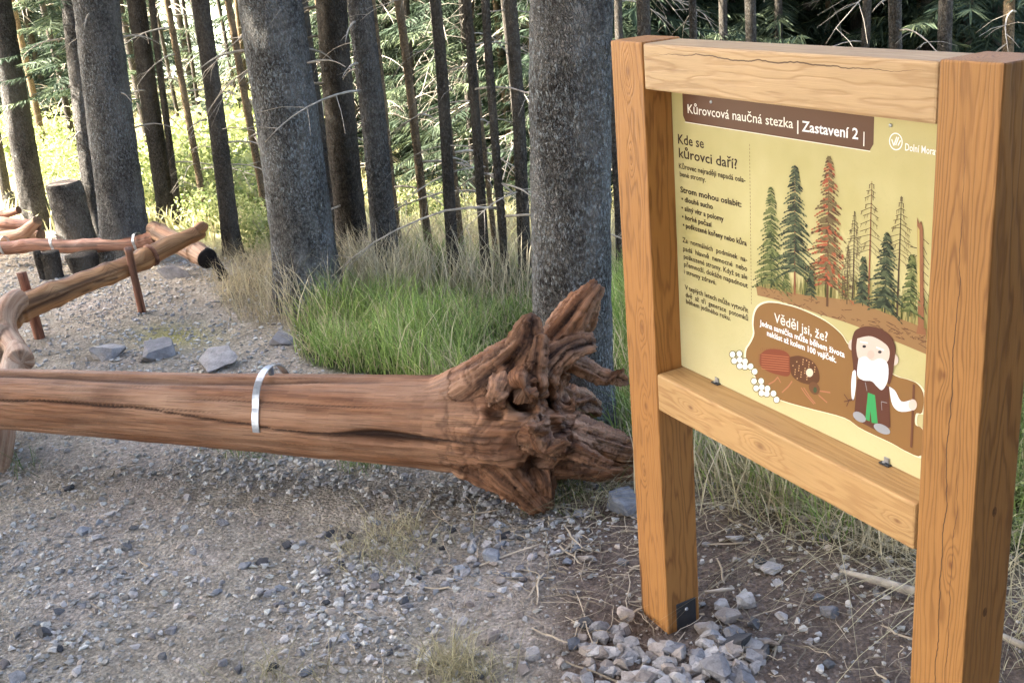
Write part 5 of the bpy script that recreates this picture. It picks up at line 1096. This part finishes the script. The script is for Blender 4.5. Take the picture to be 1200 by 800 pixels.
BIGR = [
 (839, 772, 50, 44, ROCK, 'large jagged pale stone, biggest in the heap, right of the left post'), (802, 784, 20, 24, ROCK, 'grey stone under the foot of the left post, low in the heap'),
 (817, 775, 23, 20, ROCK, 'rounded grey stone left of the biggest pale stone in the heap'), (756, 785, 28, 32, ROCKT, 'reddish pale boulder at the bottom edge below the left post'),
 (765, 748, 20, 20, ROCK, 'blocky grey stone touching the left side of the left post'), (785, 752, 26, 22, ROCK, 'white faced stone right at the foot of the left post'),
 (671, 745, 22, 22, ROCKB, 'round bluish stone at the left end of the heap'), (688, 723, 24, 16, ROCKD, 'dark angular stone at the upper left of the heap'),
 (854, 715, 36, 16, ROCKT, 'flat tan stone right of the left post'), (874, 693, 34, 32, ROCK, 'tall pale stone above the flat tan one right of the left post'),
 (883, 722, 22, 18, ROCKD, 'small dark block right of the flat tan stone'), (862, 740, 44, 34, ROCKD, 'dark broad stone behind the biggest pale stone'),
 (892, 754, 28, 24, ROCKD, 'dark low stone at the right end of the heap'), (863, 625, 24, 18, ROCK, 'pale stone lying in the grass edge behind the lower beam'),
 (828, 634, 14, 9, ROCK, 'small white stone near the grass behind the left post'), (904, 661, 32, 12, ROCK, 'flat pale slab stone under the lower beam'),
 (912, 677, 14, 13, ROCK, 'small light stone just below the flat pale slab'), (729, 654, 16, 12, ROCK, 'lone light stone on brown earth left of the left post'),
 (687, 650, 22, 13, ROCKT, 'tan stone on brown earth, below the root plate'), (872, 787, 40, 20, ROCK, 'broad stone at the bottom edge right of the biggest pale one'),
 (728, 768, 22, 34, ROCKT, 'upright tan stone in the heap left of the left post'), (722, 730, 22, 20, ROCK, 'light tapering stone at the top of the heap'),
 (699, 738, 18, 10, ROCK, 'small white chip at the top left of the heap'), (730, 579, 58, 52, ROCKB, 'large blue grey rock between the root plate and the left post'),
 (53, 738, 21, 23, ROCKD, 'single dark stone on the gravel at the lower left'), (20, 792, 24, 22, ROCK, 'rounded pale stone in the lower left corner'),
 (578, 648, 30, 22, ROCKB, 'bluish stone on the gravel below the root plate'), (553, 640, 18, 14, ROCKB, 'smaller dark bluish stone left of the bluish one'),
 (411, 624, 15, 12, ROCKD, 'dark stone beside the dry tuft in the middle of the path'), (522, 681, 18, 14, ROCK, 'grey stone in the coarse patch, right of its middle'),
 (148, 642, 18, 12, ROCKD, 'dark flat chip on the left part of the gravel'), (130, 414, 46, 26, ROCK, 'grey boulder behind the big log, left of the mossy patch'),
 (190, 414, 56, 22, ROCK, 'pale flat boulder behind the big log below the mossy patch'), (258, 425, 60, 16, ROCK, 'low rock ledge behind the big log near the strap'),
 (205, 319, 42, 16, ROCK, 'white grey slab under the golden rail log'), (158, 306, 22, 10, ROCK, 'small pale rock at the foot of the big speckled spruce'), (330, 400, 40, 14, ROCK, 'flat grey rock at the edge of the green grass'),
]
for q in BIGR: rock(*q)
for i in range(290):                                        # medium stones
    while True:
        m_ = random.random()
        if m_ < .5: a, b = random.gauss(775, 66), random.gauss(762, 26)
        elif m_ < .66: a, b = random.gauss(580, 60), random.gauss(640, 40)
        elif m_ < .8: a, b = random.gauss(430, 80), random.gauss(690, 50)
        else: a, b = random.uniform(0, 1000), random.uniform(560, 798)
        if 545 < b < 800 and not (738 < a < 822 and b < 752): break
    rock(a, b, random.uniform(9, 17) * (1.85 if m_ < .5 else 1.1), random.uniform(7, 12) * (1.85 if m_ < .5 else 1.1), random.choice((ROCK, ROCK, ROCK, ROCKB, ROCKT, ROCKD)) if m_ > .5 else random.choice((ROCK, ROCK, ROCKT)), 'loose crushed stone ' + ('in the heap round the foot of the left post' if (m_ < .5 and 690 < a < 900) else 'on the brown earth below the root plate' if a > 620 else 'in the coarse patch left of the root plate' if a > 480 else 'on the gravel below the metal strap' if a > 250 else 'on the gravel at the lower left'), group='loose crushed stones')

# ------------------------------------------------------------------ fallen twigs, straw, wood chips
tw = MB(); rn = random.Random(21)
for i in range(520):
    m_ = rn.random()
    if m_ < .55: a, b = rn.gauss(700, 90), rn.gauss(650, 55)
    elif m_ < .8: a, b = rn.uniform(820, 1190), rn.uniform(600, 795)
    else: a, b = rn.uniform(0, 1100), rn.uniform(545, 798)
    if b > 798 or b < 540: continue
    q = onz(a, b); L = rn.uniform(.02, .14) * (1 if rn.random() < .85 else 1.8); an = rn.uniform(0, 6.28); P = []
    for j in range(5):
        t = j / 4 - .5; x = q[0] + math.cos(an) * L * t + rn.uniform(-.006, .006); y = q[1] + math.sin(an) * L * t + rn.uniform(-.006, .006); P.append((x, y, G(x, y) + .006 + rn.uniform(0, .008)))
    r_ = rn.uniform(.0006, .0016) if rn.random() < .9 else .003
    c = A3([.38, .31, .22]) * rn.uniform(.5, 1.25); v_, q_, t_ = tube(P, [r_] * 4 + [r_ * .5], 4, False); tw.add(v_, q_, None, c)
tag(link('fallen_twigs', tw.mesh('twigs'), m_tint('dry_twig', .9)), 'scattered dry twigs and straw on the earth', 'twigs', kind='stuff')
ln, lb2 = logthing('fallen_branch', 'grey dead branch lying on the earth under the lower beam', 'branch', [onz(985, 668, .02), onz(1030, 680, .035), onz(1075, 692, .03), onz(1150, 700, .02)], [.006, .010, .011, .007], TWIG, seed=50, n=8, m=14, noise=.2)
logthing('fallen_branch', 'pale broken branch lying beside the right post', 'branch', [onz(1168, 742, .02), onz(1190, 752, .03), onz(1240, 775, .02)], [.007, .008, .007], TWIG, seed=51, n=8, m=10, noise=.2)
logthing('fallen_branch', 'short peeled stick on the stones right of the left post', 'branch', [onz(826, 694, .012), onz(845, 691, .018), onz(860, 689, .012)], [.0045, .005, .0035], m_flat('pale_stick', (.45, .38, .30), .8), seed=52, n=7, m=8, noise=.2)
